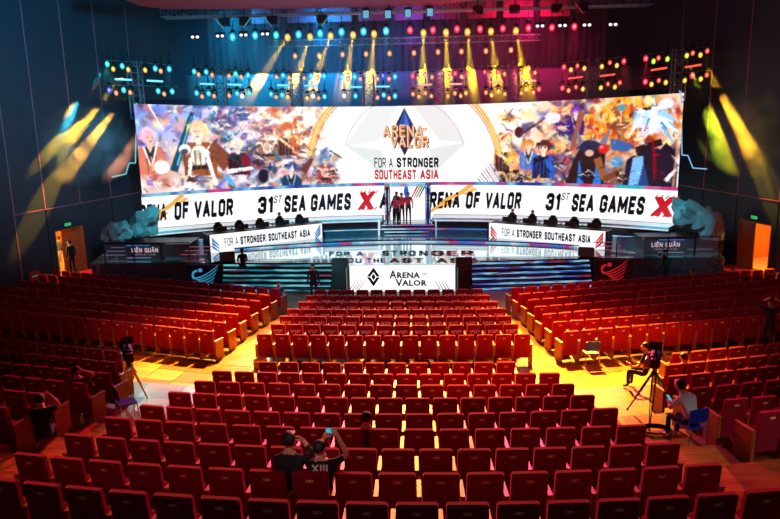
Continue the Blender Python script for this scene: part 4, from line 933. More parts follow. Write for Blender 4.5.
mb = MB(); block_on(mb, 'FOR A', smap(.03), 374, 392.5, 167, 157, 0, .14); mb.build('slogan_lettering', NAVY, scr)
mb = MB(); block_on(mb, 'STRONGER', smap(.03), 396.5, 438.5, 166.8, 156.8, 0, .24); mb.build('slogan_lettering', NAVY, scr)
mb = MB(); block_on(mb, 'SOUTHEAST', smap(.03), 374, 416, 178.8, 169, 0, .22); mb.build('slogan_lettering', PRINTRED, scr)
mb = MB(); block_on(mb, 'ASIA', smap(.03), 420, 438.5, 178.6, 168.8, 0, .22); mb.build('slogan_lettering', PRINTRED, scr)
# ------------------------------------------------------------------ light rig
def truss(mb, a, b, w=.3, n=None, r=.022, mi=0):
    a, b = Vector(a), Vector(b); d = b-a; L_ = d.length; q = d.to_track_quat('Z', 'Y'); n = n or max(2, round(L_/.5))
    cs = [Vector((sx*w/2, sy*w/2, 0)) for sx, sy in ((-1, -1), (1, -1), (1, 1), (-1, 1))]
    for c in cs: mb.tube(a+q @ c, b+q @ c, r, None, mi, 4, False)
    for i in range(n):
        for k in range(4):
            c0, c1 = cs[k], cs[(k+1) % 4]
            if i % 2: c0, c1 = c1, c0
            mb.tube(a+d*(i/n)+q @ c0, a+d*((i+1)/n)+q @ c1, r*.6, None, mi, 3, False); mb.tube(a+d*(i/n)+q @ cs[k], a+d*(i/n)+q @ cs[(k+1) % 4], r*.6, None, mi, 3, False)
    return mb
COLS = {'c': ((20, 185, 235), 1.2), 't': ((20, 215, 200), 1.1), 'b': ((30, 40, 245), 1.3), 'o': ((250, 135, 60), 1.0), 'a': ((250, 180, 30), 1.1), 'r': ((250, 20, 50), 1.2), 'R': ((250, 60, 30), 1.0), 'g': ((190, 225, 20), 1.1), 'w': ((240, 235, 255), 1.5), 'p': ((250, 130, 100), 1.0)}
NAMES = {'c': 'cyan', 't': 'turquoise', 'b': 'deep blue', 'o': 'orange', 'a': 'amber', 'r': 'red', 'R': 'orange-red', 'g': 'yellow-green', 'w': 'white', 'p': 'peach'}
LIGHTC = {'c': (.1, .75, 1), 't': (.1, .9, .75), 'b': (.05, .08, 1), 'o': (1, .35, .05), 'a': (1, .6, .03), 'r': (1, .02, .06), 'g': (.6, .9, .03), 'w': (1, 1, 1), 'R': (1, .1, .02), 'p': (1, .35, .2)}
lens_m = {k: mat('lens_'+NAMES[k].replace('-', '_').replace(' ', '_'), c, emit=e, sampling='NONE') for k, (c, e) in COLS.items()}
lens_h = {k: mat('hot_'+NAMES[k].replace('-', '_').replace(' ', '_'), tuple(int(v+(255-v)*.45) for v in c), emit=e*1.6, sampling='NONE') for k, (c, e) in COLS.items()}
lamp_me = {}
def lamp_mesh(k, r):
    key = (k, r)
    if key in lamp_me: return lamp_me[key]
    m = MB(); m.rbox((0, .02, .30), (.26, .20, .12), .03, 0); m.box((0, .02, .58), (.05, .05, .52), 0)                     # base clamped under the bar
    m.box((-.17, .02, .14), (.03, .10, .26), 0); m.box((.17, .02, .14), (.03, .10, .26), 0)   # yoke
    m.tube((0, .2, .09), (0, -.10, -.02), .11, .15, 0, 10); m.tube((0, -.10, -.03), (0, -.125, -.035), r*1.25, r*1.35, 1, 16); m.ball((0, -.15, -.035), (r*.72, .06, r*.72), 2, 12, 6)
    lamp_me[key] = meshes_of(m, 'moving_head_lamp', [mat('lamp_body', (10, 10, 12), .8), lens_m[k], lens_h[k]]); return lamp_me[key]
def lamp(px, py, Y, k, label, group, r=.12, halo=0, p=None):
    halo *= 3.5
    p = p or atY(px, py, Y); o = bpy.data.objects.new('moving_head_lamp', lamp_mesh(k, r)); COL.objects.link(o); o.location = p+Vector((0, .12, .03)); o.scale = (.72, .72, .9)
    tag(o, label, 'stage lamp', group)
    if halo:
        spot('lamp_beam', p+Vector((0, -.22, -.05)), Vector((p.x*.6, 24.0, 1.0)), halo, LIGHTC[k], 34, 1, .08)
    return p
# front truss
YT = 36.5
ta, tb = atY(163, 26, YT), atY(652, 13.5, YT); tz = (ta.z+tb.z)/2
FT = empty('lighting_truss', (ta.x, YT, tz+.62), 0, 'long aluminium truss across the top of the stage carrying cyan, red and amber lamps', 'truss'); F4 = Matrix.Translation(-FT.location)
mb = MB(); truss(mb, (ta.x, YT, tz+.62), (tb.x, YT, tz+.62), .42, 60, .03); mb.v = [tuple(F4 @ Vector(p)) for p in mb.v]; mb.build('truss_frame', ALU, FT)
mb = MB(); mb.tube(F4 @ Vector((ta.x+.3, YT-.4, tz+.28)), F4 @ Vector((tb.x-.3, YT-.4, tz+.28)), .035, None, 0, 6); mb.build('lamp_bar', ALU, FT)
for i in range(7):
    x = ta.x+1+(tb.x-ta.x-2)*i/6; mb = MB(); mb.tube(F4 @ Vector((x, YT, tz+.8)), F4 @ Vector((x, YT, 14.2)), .02, None, 0, 5); mb.build('hanging_cable', BLACK, FT)
def hang(mb, p, bar_z, sc=None): pass
def row(lst, k, Y, labf, group, **kw):
    for i, (x, y) in enumerate(lst): lamp(x, y, Y, k, labf(i), group, **kw)
row([(232.5, 37), (255, 35.5), (298.5, 34.5), (320, 33.5), (341.5, 32), (363.5, 31.5), (386, 31)], 'c', YT-.4, lambda i: 'bright cyan lamp on the front truss, %s cyan one from the left' % ORD[i+1], 'cyan front truss lamps', r=.16, halo=420)
row([(276, 35)], 't', YT-.4, lambda i: 'turquoise lamp on the front truss among the cyan ones', None, r=.15, halo=500)
row([(410, 30), (433, 30), (457, 29), (480, 29), (503, 28.5), (528.5, 28), (552, 27.5), (574.5, 26.5)], 'r', YT-.4, lambda i: 'bright red lamp on the front truss, %s red one from the left' % ORD[i+1], 'red front truss lamps', r=.15, halo=420)
AMB_T = [(287.5, 37.5), (310, 37), (330.5, 36), (353, 35), (374, 34), (423.5, 33), (446, 32.5), (467.5, 32), (491, 31.5), (516, 31)]
row(AMB_T, 'a', YT-.5, lambda i: 'amber moving lamp on the front truss, %s amber one from the left' % ORD[i+1], 'amber front truss lamps', r=.15)
for i, (x, y) in enumerate([(195, 37), (220, 36), (243.5, 35), (265, 34), (540, 26), (562.5, 25.5), (587, 25), (613, 24.5)]):
    p = atY(x, y, YT-.4); t = empty('blinder_light', p, 0, 'twin white blinder lamp on the front truss, %s pair from the left' % ORD[i+1], 'stage lamp', 'twin blinder lamps')
    mb = MB(); mb.rbox((0, .05, .05), (.5, .1, .28), .04); mb.tube((0, .05, .15), (0, .05, .75), .02); mb.build('housing', BLACK, t)
    mb = MB(); mb.ball((-.12, 0, 0), (.085, .04, .07), 0, 8, 5); mb.build('bulb', lens_m['w'], t); mb = MB(); mb.ball((.12, 0, 0), (.085, .04, .07), 0, 8, 5); mb.build('bulb', lens_m['w'], t)
for i, (x, y) in enumerate([(366, 14), (388, 14), (408, 13), (430, 12)]):
    p = atY(x, y, YT-1.2); t = empty('fresnel_lamp', p, 0, 'pale blue lit fresnel lamp hanging high under the ceiling, %s from the left' % ORD[i+1], 'stage lamp', 'fresnel lamps under the ceiling')
    mb = MB(); mb.rbox((0, .12, .05), (.34, .3, .42), .04); mb.tube((0, .12, .2), (0, .12, 14.1-p.z), .025); mb.build('housing', BLACK, t)
    mb = MB(); mb.rbox((0, -.045, -.02), (.28, .03, .34), .03); mb.build('lens', mat('fresnel_lens', (110, 190, 225), emit=.8), t)
# barn-door wash lights whose slanted glints are a glow put into the door colour
for i, (x, y) in enumerate([(224, 22), (244, 21), (272, 20), (322, 19), (478, 10), (557, 8), (583, 7), (515, 9)]):
    p = atY(x, y, YT-.6); t = empty('wash_light', p, 0, 'black wash lamp with slanted barn door by the ceiling, %s from the left' % ORD[i+1], 'stage lamp', 'wash lamps with barn doors')
    mb = MB(); mb.rbox((0, .1, 0), (.5, .3, .4), .06); mb.build('housing', BLACK, t)
    mb = MB(); s_ = 1 if i % 2 else -1; mb.box((s_*.2, -.15, -.08), (.05, .05, .62), R=Matrix.Rotation(s_*.7, 3, 'Y')); mb.build('barn_door', mat('barn_glint_teal' if x < 400 else 'barn_glint_red', (90, 190, 210) if x < 400 else (200, 40, 60), .4, emit=.45), t)
    mb = MB(); mb.tube((0, .1, .2), (0, .1, 14.1-p.z), .025); mb.build('hanger', BLACK, t)
# mid truss with the row of small amber lamps
YM = 39.0
ma, mb_ = atY(270, 53.5, YM), atY(540, 45.5, YM); mz = (ma.z+mb_.z)/2
MT = empty('lighting_truss', (ma.x, YM, mz+.35), 0, 'second thinner truss behind the front one with a row of small amber lamps', 'truss'); F5 = Matrix.Translation(-MT.location)
mb = MB(); truss(mb, (ma.x, YM, mz+.45), (mb_.x, YM, mz+.45), .3, 36, .02); mb.v = [tuple(F5 @ Vector(p)) for p in mb.v]; mb.build('truss_frame', ALU, MT)
for i in range(4):
    x = ma.x+.6+(mb_.x-ma.x-1.2)*i/3; mb = MB(); mb.tube(F5 @ Vector((x, YM, mz+.55)), F5 @ Vector((x, YM, 14.2)), .015, None, 0, 5); mb.build('hanging_cable', BLACK, MT)
AMB_M = [(295, 56), (319, 55.5), (342.5, 54.5), (366, 54), (389.5, 53.5), (414, 53), (438, 52), (461.5, 51.5), (486, 51), (511, 50)]
row(AMB_M, 'o', YM-.3, lambda i: 'small orange lamp in the second truss row, %s from the left' % ORD[i+1], 'orange second truss lamps', r=.125)
# eight hanging towers with cross bars, LED battens and lamps
TOW = [
 (137, 61, 103, [(107, 64, 't'), (113, 69, 'a'), (122, 66, 'c'), (128, 69.5, 'a'), (145, 70, 'a'), (155, 68.5, 'c'), (160.5, 71, 'o'), (169, 69, 'c')], [(115, 132, 79.5), (147, 163, 81)], [(109, 90, 'b'), (116, 93, 'o'), (123.5, 90, 'c'), (130, 92.5, 'o'), (158, 91, 'c'), (164, 94, 'o'), (172, 91.5, 'c')], 'w'),
 (221, 66, 104, [(194, 71.5, 'c'), (198.5, 74.5, 'o'), (206, 72, 'c'), (212, 75, 'o'), (229, 76, 'o'), (235.5, 74, 't'), (241, 77, 'o'), (248, 75.3, 'c')], [(200, 214, 84), (228, 242, 84.7)], [(196.5, 93, 'c'), (202, 96.5, 'o'), (208.5, 93.5, 'c'), (214, 96, 'o'), (229, 95.5, 'o'), (237, 93.5, 'c'), (242, 96, 'w'), (249, 93, 't')], 'w'),
 (297, 69, 105, [(276.5, 77, 'o'), (283, 75.5, 'c'), (289, 77.5, 'o'), (304, 78, 'o'), (311, 76, 'c'), (317.5, 78, 'o'), (324, 76, 'c')], [(277, 290, 85.3), (304, 318, 85.6)], [(271, 94, 'c'), (276, 97, 'o'), (282, 95, 'c'), (287.5, 97, 'a'), (307, 98, 'a'), (313, 96, 'w'), (318.5, 98, 'o'), (324.5, 96.5, 'c')], 'w'),
 (369, 70, 105, [(342, 77, 'c'), (348, 79, 'o'), (354.7, 76.7, 'c'), (360.3, 79, 'p'), (377.5, 78.7, 'p'), (383, 75.6, 'b'), (389, 78.7, 'p'), (395, 76.5, 'c')], [(349, 362, 87), (376, 390, 86.5)], [(344, 95.7, 'w'), (355.5, 96, 'c'), (377.5, 97.5, 'p'), (383.7, 95, 'c'), (389, 98, 'o'), (395, 96, 'c')], 'w'),
 (439, 69, 104, [(412.5, 76, 'r'), (418, 78, 'o'), (425, 75, 'p'), (432, 77, 'o'), (449, 77, 'o'), (455.3, 73.5, 'r'), (461.5, 76.6, 'o'), (467.5, 73.7, 'R')], [(418, 432, 84.5), (449, 462, 84)], [(413, 94, 'o'), (419, 96.5, 'o'), (425.5, 93, 'o'), (431.5, 96, 'p'), (448, 96, 'o'), (455, 93.2, 'o'), (460.8, 95.8, 'o'), (466, 93, 'a')], 'w'),
 (513, 64, 102, [(484.7, 72, 'R'), (491, 75, 'o'), (498, 72, 'R'), (504.5, 74, 'o'), (521, 73, 'o'), (528.5, 68.3, 'a'), (535, 72.7, 'o')], [(490, 503, 82), (521, 536, 80.7)], [(486, 92.5, 'o'), (491.5, 95, 'a'), (498.5, 91.3, 'a'), (505, 94, 'o'), (521.5, 93, 'o'), (526.5, 89, 'a'), (533.5, 92.5, 'o'), (539, 89, 'r')], 'w'),
 (592, 58, 98, [(564, 67, 'r'), (571, 69.8, 'a'), (577.5, 65.8, 'R'), (584.5, 68.3, 'a'), (602, 66.5, 'a'), (610, 62.6, 'R'), (617, 65.5, 'a'), (624, 61.2, 'r')], [(568, 583, 77.7), (600, 615, 75.2)], [(562.5, 88, 'r'), (568.7, 90.5, 'o'), (576, 87, 'R'), (583, 89, 'a'), (601, 87.8, 'a'), (608, 84, 'R'), (615, 87, 'a'), (620, 82.6, 'R')], 'w'),
 (677, 48, 94, [(646, 58.5, 'r'), (653.7, 61.3, 'g'), (658.7, 58, 'R'), (667.7, 59, 'g'), (687, 55.6, 'g'), (693, 53, 'R'), (700.7, 55, 'a'), (707.5, 51, 'R')], [(651, 667, 69), (685, 701, 66)], [(645.5, 81.7, 'r'), (651.7, 84.3, 'a'), (659, 80.5, 'R'), (666, 82.5, 'a'), (685, 80.5, 'a'), (692.5, 75.7, 'r'), (701, 79, 'a'), (707, 75, 'R')], 'c')]
TN = ['leftmost', 'second', 'third', 'fourth', 'fifth', 'sixth', 'seventh', 'rightmost']
for ti, (tx, ty0, ty1, up, bars, lo, _) in enumerate(TOW):
    a0 = cyl(tx, 100, RS+.45)[0]; base_ = arc(a0, RS+.45, 8.3); Yt = base_.y; pt0 = atY(tx, ty0, Yt); pt0.x = base_.x
    T_ = empty('truss_tower', (base_.x, base_.y, 8.7), 0, '%s hanging truss tower above the screen%s' % (TN[ti], '' if ti in (0, 7) else ' from the left'), 'truss'); F6 = Matrix.Translation(-T_.location)
    mb = MB(); truss(mb, (base_.x, Yt, 8.2 if ti not in (0, 7) else 7.8), (base_.x, Yt, pt0.z), .55, 5, .035); mb.v = [tuple(F6 @ Vector(p)) for p in mb.v]; mb.build('truss_frame', ALU, T_)
    mb = MB(); 
    for s in (-.2, .2): mb.tube(F6 @ Vector((base_.x+s, Yt, pt0.z)), F6 @ Vector((base_.x+s*.3, Yt, 14.2)), .012, None, 0, 4)
    mb.build('hanging_cable', BLACK, T_)
    Yl = Yt-.45
    for lst, rowname in ((up, 'upper'), (lo, 'lower')):
        xs = [q[0] for q in lst]; ya = sum(q[1] for q in lst)/len(lst)
        sl = (lst[-1][1]-lst[0][1])/(lst[-1][0]-lst[0][0])
        for (xa, xb) in ((min(xs)-3, tx-2), (tx+2, max(xs)+3)):
            pa, pb = atY(xa, ya+sl*(xa-tx)-6.0, Yl+.15), atY(xb, ya+sl*(xb-tx)-6.0, Yl+.15)
            mb = MB(); mb.tube(F6 @ pa, F6 @ pb, .028, None, 0, 5); mb.tube(F6 @ (pa+Vector((0, .3, 0))), F6 @ (pb+Vector((0, .3, 0))), .028, None, 0, 5); mb.build('cross_bar', ALU, T_)
        for li, (x, y, k) in enumerate(lst):
            big = k in 'ctbr' or (ti == 5 and x == 528.5)
            same = [q for q in lst if q[2] == k]; o_ = same.index((x, y, k))+1
            lamp(x, y, Yl, k, '%s lamp %s of its colour on the %s bar of the %s tower' % (NAMES[k], ORD[o_], rowname, TN[ti]), '%s tower lamps' % NAMES[k], r=.13 if big else .11,
                 halo=2200 if (ti == 5 and x == 528.5) else ({'t': 500, 'b': 300, 'r': 500, 'c': 240}.get(k, 0) if rowname == 'upper' and li in (0, 7, 1) else 0))
    for bi, (xa, xb, y) in enumerate(bars):
        col = 'batten_cyan' if ti < 4 else ('batten_peach' if ti < 6 else 'batten_red')
        cc = {'batten_cyan': (110, 215, 250), 'batten_peach': (255, 160, 140), 'batten_red': (250, 80, 60)}[col]
        ysl = {0: .05, 1: .04, 6: -.12, 7: -.16}.get(ti, 0)*(xb-xa)/2
        pa, pb = atY(xa, y-ysl, Yl), atY(xb, y+ysl, Yl)
        b_ = empty('led_batten', (pa+pb)/2, 0, '%s glowing LED batten on the %s side of the %s truss tower' % (col[7:], ('left', 'right')[bi], TN[ti]), 'light bar', 'LED battens on the towers')
        Fb = Matrix.Translation(-b_.location)
        mb = MB(); mb.tube(Fb @ (pa+Vector((0, .06, 0))), Fb @ (pb+Vector((0, .06, 0))), .07, None, 0, 6); 
        mb.tube(Fb @ ((pa+pb)/2+Vector((0, .08, 0))), Fb @ ((pa+pb)/2+Vector((0, .15, .6))), .02, None, 0, 4); mb.build('housing', BLACK, b_)
        mb = MB(); mb.tube(Fb @ pa, Fb @ pb, .055, None, 0, 6); mb.build('led_tube', mat(col, cc, emit=1.5, sampling='NONE'), b_)
# thin LED outlines at both ends of the screen
for nm, pts in (('left', [(136.5, 103), (135.5, 163), (129, 163), (126, 174), (112, 177)]), ('right', [(679, 91), (681, 92), (682, 155), (688, 155.5), (693, 168), (707, 169)])):
    P_ = [atY(x, y, 36.0) for x, y in pts]; t = empty('neon_outline', P_[0], 0, 'thin pale blue LED line tracing the %s edge of the screen' % nm, 'light strip')
    mb = MB(); mb.path([p-P_[0] for p in P_], .03, 0, 5); mb.build('led_tube', STRC if nm == 'left' else mat('strip_pale', (130, 190, 240), emit=1.0), t)
# ------------------------------------------------------------------ haze
def haze(name, verts_box, dens, label, noise=None, col=(1, 1, 1)):
    (x0, x1), (y0, y1), (z0, z1) = verts_box
    mb = MB(); mb.box(((x0+x1)/2, (y0+y1)/2, (z0+z1)/2), (x1-x0, y1-y0, z1-z0))
    m = bpy.data.materials.new(name); m.use_nodes = True; nt = m.node_tree; nt.nodes.clear()
    out = nt.nodes.new('ShaderNodeOutputMaterial'); v = nt.nodes.new('ShaderNodeVolumeScatter'); v.inputs['Color'].default_value = (*col, 1); v.inputs['Density'].default_value = dens; v.inputs['Anisotropy'].default_value = .0
    nt.links.new(v.outputs[0], out.inputs['Volume'])
    if noise:
        # density: a soft-edged bank broken up by turbulence
        tc = nt.nodes.new('ShaderNodeTexCoord'); n = nt.nodes.new('ShaderNodeTexNoise'); n.inputs['Scale'].default_value = noise[0]; n.inputs['Detail'].default_value = 3
        r = nt.nodes.new('ShaderNodeMapRange'); r.inputs[1].default_value = noise[1]; r.inputs[2].default_value = noise[2]; r.inputs[3].default_value = 0; r.inputs[4].default_value = dens
        ge = nt.nodes.new('ShaderNodeVectorMath'); ge.operation = 'SUBTRACT'; ge.inputs[1].default_value = (.5, .5, .5)
        ln = nt.nodes.new('ShaderNodeVectorMath'); ln.operation = 'LENGTH'; r2 = nt.nodes.new('ShaderNodeMapRange'); r2.inputs[1].default_value = .5; r2.inputs[2].default_value = .12; r2.inputs[3].default_value = 0; r2.inputs[4].default_value = 1
        mu = nt.nodes.new('ShaderNodeMath'); mu.operation = 'MULTIPLY'
        nt.links.new(tc.outputs['Object'], n.inputs['Vector']); nt.links.new(n.outputs['Fac'], r.inputs[0])
        nt.links.new(tc.outputs['Generated'], ge.inputs[0]); nt.links.new(ge.outputs[0], ln.inputs[0]); nt.links.new(ln.outputs['Value'], r2.inputs[0])
        nt.links.new(r.outputs[0], mu.inputs[0]); nt.links.new(r2.outputs[0], mu.inputs[1]); nt.links.new(mu.outputs[0], v.inputs['Density'])
        m.cycles.volume_sampling = 'MULTIPLE_IMPORTANCE'
    o = mb.build(name, m); tag(o, label, 'haze', None, 'stuff'); return o
haze('stage_haze', ((-16.4, 14.4), (34.2, 40.5), (8.75, 13.5)), .009, 'thin smoke haze glowing around the lamps of the rig')
haze('fog_layer', ((-13.6, 11.2), (40.6, 45.4), (6.5, 10.1)), .38, 'denser fog layer behind the screen top catching the yellow beams')
BEAMS = [(287.5, 37.5, 253), (310, 37, 292), (330.5, 36, 311), (353, 35, 345), (374, 34, 370), (423.5, 33, 422.5), (446, 32.5, 447.5), (467.5, 32, 472), (491, 31.5, 498), (516, 31, 527)]
for (x, y, bx) in BEAMS:
    p = atY(x, y, YT-.5); q = atY(bx, 90, 43.3); spot('beam_amber', p+(q-p).normalized()*.35, q, 110000, (1, .60, .008), 6.0, .15, .06)
for (x, y), bx in zip(AMB_M, (291, 316, 334, 361.5, 387.5, 413, 441, 466, 492, 519)):
    p = atY(x, y, YM-.3); q = atY(bx, 100, 43.5); spot('beam_peach', p+(q-p).normalized()*.35, q, 16000, (1, .34, .16), 3.6, .3, .05)
haze('fog_bank', ((-19.0, -13.9), (31.0, 36.2), (4.6, 8.6)), .55, 'drifting fog bank left of the screen lit yellow and teal', (.9, .38, .58))
haze('fog_bank', ((12.4, 17.0), (31.0, 36.2), (4.6, 8.9)), .55, 'drifting fog bank right of the screen lit yellow and green', (.9, .38, .58))
for (x, y, Y0, bx, by, Y1, pw, c, sz) in ((128, 70, 35.8, 38, 178, 32.6, 9000, (1, .6, .03), 5), (113, 69, 35.8, 34, 145, 32.6, 5000, (1, .6, .03), 3.5), (130, 92, 35.8, 60, 180, 32.6, 9000, (1, .5, .03), 6), (107, 64, 35.8, 40, 160, 32.6, 7000, (.02, .6, .8), 5),
                                         (116, 93, 35.8, 50, 150, 32.6, 5000, (1, .62, .03), 5), (164, 94, 36.2, 105, 190, 33, 3500, (1, .4, .2), 6),
                                         (666, 83, 35.6, 706, 160, 33.4, 5200, (.75, .9, .02), 4.5), (687, 56, 35.6, 722, 160, 33.4, 9000, (.62, .9, .02), 4.5), (701, 79, 35.6, 728, 160, 33.4, 6000, (1, .7, .02), 4.5), (701, 55, 35.6, 758, 165, 33.2, 9000, (1, .48, .02), 5.5), (707, 75, 35.6, 752, 150, 33.2, 5000, (1, .5, .02), 5)):
    p = atY(x, y, Y0); q = atY(bx, by, Y1); spot('beam_side', p+(q-p).normalized()*.35, q, pw*4.2, c, sz*1.8, .35, .06)
# ------------------------------------------------------------------ people
SKIN = mat('skin', (196, 138, 108), .55); HAIRM = mat('hair_black', (16, 12, 12), .6); TEEB = mat('tee_black', (14, 14, 17), .85); JEAN = mat('trousers_dark', (20, 22, 30), .85)
TEEW = mat('tee_white', (205, 200, 196), .8); TEER = mat('jersey_crimson', (190, 30, 62), .7); JACK = mat('jacket_charcoal', (26, 28, 36), .85); SHOE = mat('shoe_white', (220, 220, 225), .6); SHOEB = mat('shoe_black', (18, 18, 20), .6); SHIRTG = mat('shirt_grey', (70, 74, 86), .8)
STAND = dict(pel=(0, 0, .95), spi=(0, .01, 1.12), che=(0, 0, 1.33), nek=(0, .01, 1.46), hd=(0, .03, 1.555), shL=(-.17, 0, 1.40), shR=(.17, 0, 1.40), elL=(-.24, -.02, 1.12), elR=(.24, -.02, 1.12), wrL=(-.25, .06, .88), wrR=(.25, .06, .88),
             haL=(-.25, .09, .80), haR=(.25, .09, .80), hiL=(-.09, 0, .90), hiR=(.09, 0, .90), knL=(-.10, .02, .50), knR=(.10, .02, .50), anL=(-.11, -.02, .09), anR=(.11, -.02, .09), toL=(-.12, .13, .04), toR=(.12, .13, .04))
SIT = dict(pel=(0, 0, .50), spi=(0, .02, .68), che=(0, .02, .90), nek=(0, .05, 1.03), hd=(0, .08, 1.12), shL=(-.17, .02, .97), shR=(.17, .02, .97), elL=(-.22, .12, .72), elR=(.22, .12, .72), wrL=(-.14, .34, .62), wrR=(.14, .34, .62),
           haL=(-.11, .41, .62), haR=(.11, .41, .62), hiL=(-.09, .04, .48), hiR=(.09, .04, .48), knL=(-.12, .44, .50), knR=(.12, .44, .50), anL=(-.12, .44, .09), anR=(.12, .44, .09), toL=(-.12, .58, .04), toR=(.12, .58, .04))
RAD = dict(pel=.125, spi=.12, che=.135, nek=.068, hd=.062, shL=.062, shR=.062, elL=.043, elR=.043, wrL=.029, wrR=.029, haL=.034, haR=.034, hiL=.085, hiR=.085, knL=.056, knR=.056, anL=.042, anR=.042, toL=.036, toR=.036)
ED = [('pel', 'spi'), ('spi', 'che'), ('che', 'nek'), ('nek', 'hd'), ('che', 'shL'), ('shL', 'elL'), ('elL', 'wrL'), ('wrL', 'haL'), ('che', 'shR'), ('shR', 'elR'), ('elR', 'wrR'), ('wrR', 'haR'),
      ('pel', 'hiL'), ('hiL', 'knL'), ('knL', 'anL'), ('anL', 'toL'), ('pel', 'hiR'), ('hiR', 'knR'), ('knR', 'anR'), ('anR', 'toR')]
def person(label, loc, a, pose='stand', J=None, top=TEEB, legs=JEAN, shoe=SHOEB, sleeve='short', fingers=False, hair=HAIRM, look=(0, 0), group=None, fat=1.0, curl=.6, long_hair=False, cap=None):
    j = dict(STAND if pose == 'stand' else SIT); j.update(J or {}); nm = list(RAD); vs = [Vector(j[n]) for n in nm]; rad = [RAD[n]*(fat if n in ('pel', 'spi', 'che') else 1) for n in nm]
    es = [(nm.index(p), nm.index(q)) for p, q in ED]; reg = {}
    if fingers:
        for s in 'LR':
            w, h = Vector(j['wr'+s]), Vector(j['ha'+s]); d = (h-w).normalized(); side = Vector((1, 0, 0)) if s == 'L' else Vector((-1, 0, 0))
            n_ = d.cross(side); n_ = n_.normalized() if n_.length > .1 else Vector((0, 1, 0)); side = n_.cross(d).normalized(); base_i = nm.index('ha'+s)
            for k, ln in enumerate((.058, .068, .064, .05)):
                o_ = side*(.030-.020*k); p1 = h+d*.030+o_; p2 = p1+d*ln*.6+n_*ln*curl*.25; p3 = p2+d*ln*.45*(1-curl*.6)+n_*ln*curl*.6; i0 = len(vs)
                vs += [p1, p2, p3]; rad += [.0105, .0095, .008]; es += [(base_i, i0), (i0, i0+1), (i0+1, i0+2)]
            p1 = h+side*.038-d*.01; p2 = p1+side*.022+d*.026+n_*.012; p3 = p2+d*.026+n_*.01; i0 = len(vs); vs += [p1, p2, p3]; rad += [.013, .0115, .009]; es += [(base_i, i0), (i0, i0+1), (i0+1, i0+2)]
    me = bpy.data.meshes.new('person'); me.from_pydata([tuple(v) for v in vs], es, []); o = bpy.data.objects.new('body', me); COL.objects.link(o)
    m1 = o.modifiers.new('skin', 'SKIN'); m1.use_smooth_shade = True; m2 = o.modifiers.new('sub', 'SUBSURF'); m2.levels = 2 if fingers else 1
    for i, r_ in enumerate(rad): sv = me.skin_vertices[0].data[i]; sv.radius = (r_, r_); sv.use_root = i == 0
    dg = bpy.context.evaluated_depsgraph_get(); me2 = bpy.data.meshes.new_from_object(o.evaluated_get(dg)); bpy.data.objects.remove(o)
    t = empty('person', loc, a, label, 'person', group)
    # append the head (skull, jaw, nose, ears, eye sockets) to the same mesh
    H = Vector(j['hd'])+Vector((0, .012, .055)); RH = Matrix.Rotation(look[0], 3, 'Z') @ Matrix.Rotation(-look[1], 3, 'X')
    hb = MB(); nu, nv = 14, 10; pts = []
    for q in range(nv+1):
        p = math.pi*q/nv
        for i in range(nu):
            tt = 2*math.pi*i/nu; x, y, z = .080*math.sin(p)*math.cos(tt), .098*math.sin(p)*math.sin(tt), .112*math.cos(p)
            if z < 0: x *= 1+z*2.6; y = y*(1+z*1.2)+(.012 if y > 0 else -.0)*(-z*8)
            if y > .07 and -.045 < z < .02 and abs(x) < .02: y += .024
            if y > .06 and .0 < z < .03 and .02 < abs(x) < .05: y -= .008
            pts.append(H+RH @ Vector((x, y, z)))
    hb.add(pts, [(q*nu+i, (q+1)*nu+i, (q+1)*nu+(i+1) % nu, q*nu+(i+1) % nu) for q in range(nv) for i in range(nu)])
    for s in (-1, 1): hb.ball(H+RH @ Vector((s*.078, -.005, -.005)), (.012, .02, .032), 0, 6, 5, R=RH); hb.ball(H+RH @ Vector((s*.032, .086, .008)), (.013, .008, .008), 1, 6, 4, R=RH)
    hb.ball(H+RH @ Vector((0, .088, -.05)), (.024, .008, .008), 2, 6, 4, R=RH)
    vv = [tuple(v.co) for v in me2.vertices]; ff = [tuple(p.vertices) for p in me2.polygons]; n0 = len(vv)
    segs = [(Vector(j[p]), Vector(j[q]), p, q) for p, q in ED]
    mats = [SKIN, top, legs, shoe, HAIRM, mat('lip', (150, 70, 66), .5)]; mi = []
    for f in ff:
        c = sum((Vector(vv[i]) for i in f), Vector())/len(f); best = None
        for a_, b_, p, q in segs:
            ab = b_-a_; u = max(0, min(1, (c-a_).dot(ab)/ab.length_squared)); dd = (c-(a_+ab*u)).length
            if best is None or dd < best[0]: best = (dd, p, q, u)
        _, p, q, u = best
        if p in ('nek',) or q == 'hd' or (q == 'nek' and u > .85): k = 0
        elif p in ('anL', 'anR') or (q[:2] == 'an' and u > .93): k = 3
        elif p == 'pel' and q[:2] == 'hi' or p[:2] in ('hi', 'kn'): k = 2
        elif p == 'pel' and u < .25: k = 2
        elif p[:2] == 'wr': k = 0
        elif p[:2] == 'el': k = 1 if sleeve == 'long' else 0
        elif p[:2] == 'sh': k = 1 if sleeve == 'long' or u < .62 else 0
        else: k = 1
        if fingers and (c-Vector(j['haL'])).length < .14 or fingers and (c-Vector(j['haR'])).length < .14:
            if p[:2] in ('wr', 'el') or min((c-Vector(j['haL'])).length, (c-Vector(j['haR'])).length) < .10: k = 0
        mi.append(k)
    vv += [tuple(p) for p in hb.v]; ff += [tuple(i+n0 for i in f) for f in hb.f]; mi += [{0: 0, 1: 4, 2: 5}[m_] for m_ in hb.m]
    me3 = bpy.data.meshes.new('body'); me3.from_pydata(vv, [], ff)
    for m_ in mats: me3.materials.append(m_)
    me3.polygons.foreach_set('material_index', mi); me3.polygons.foreach_set('use_smooth', [True]*len(ff)); me3.update(); bpy.data.meshes.remove(me2)
    b = bpy.data.objects.new('body', me3); COL.objects.link(b); b.parent = t
    # hair: a cap of short locks over skull and nape
    hm = MB(); pts = []; nu, nv = 16, 7; lim = 2.0
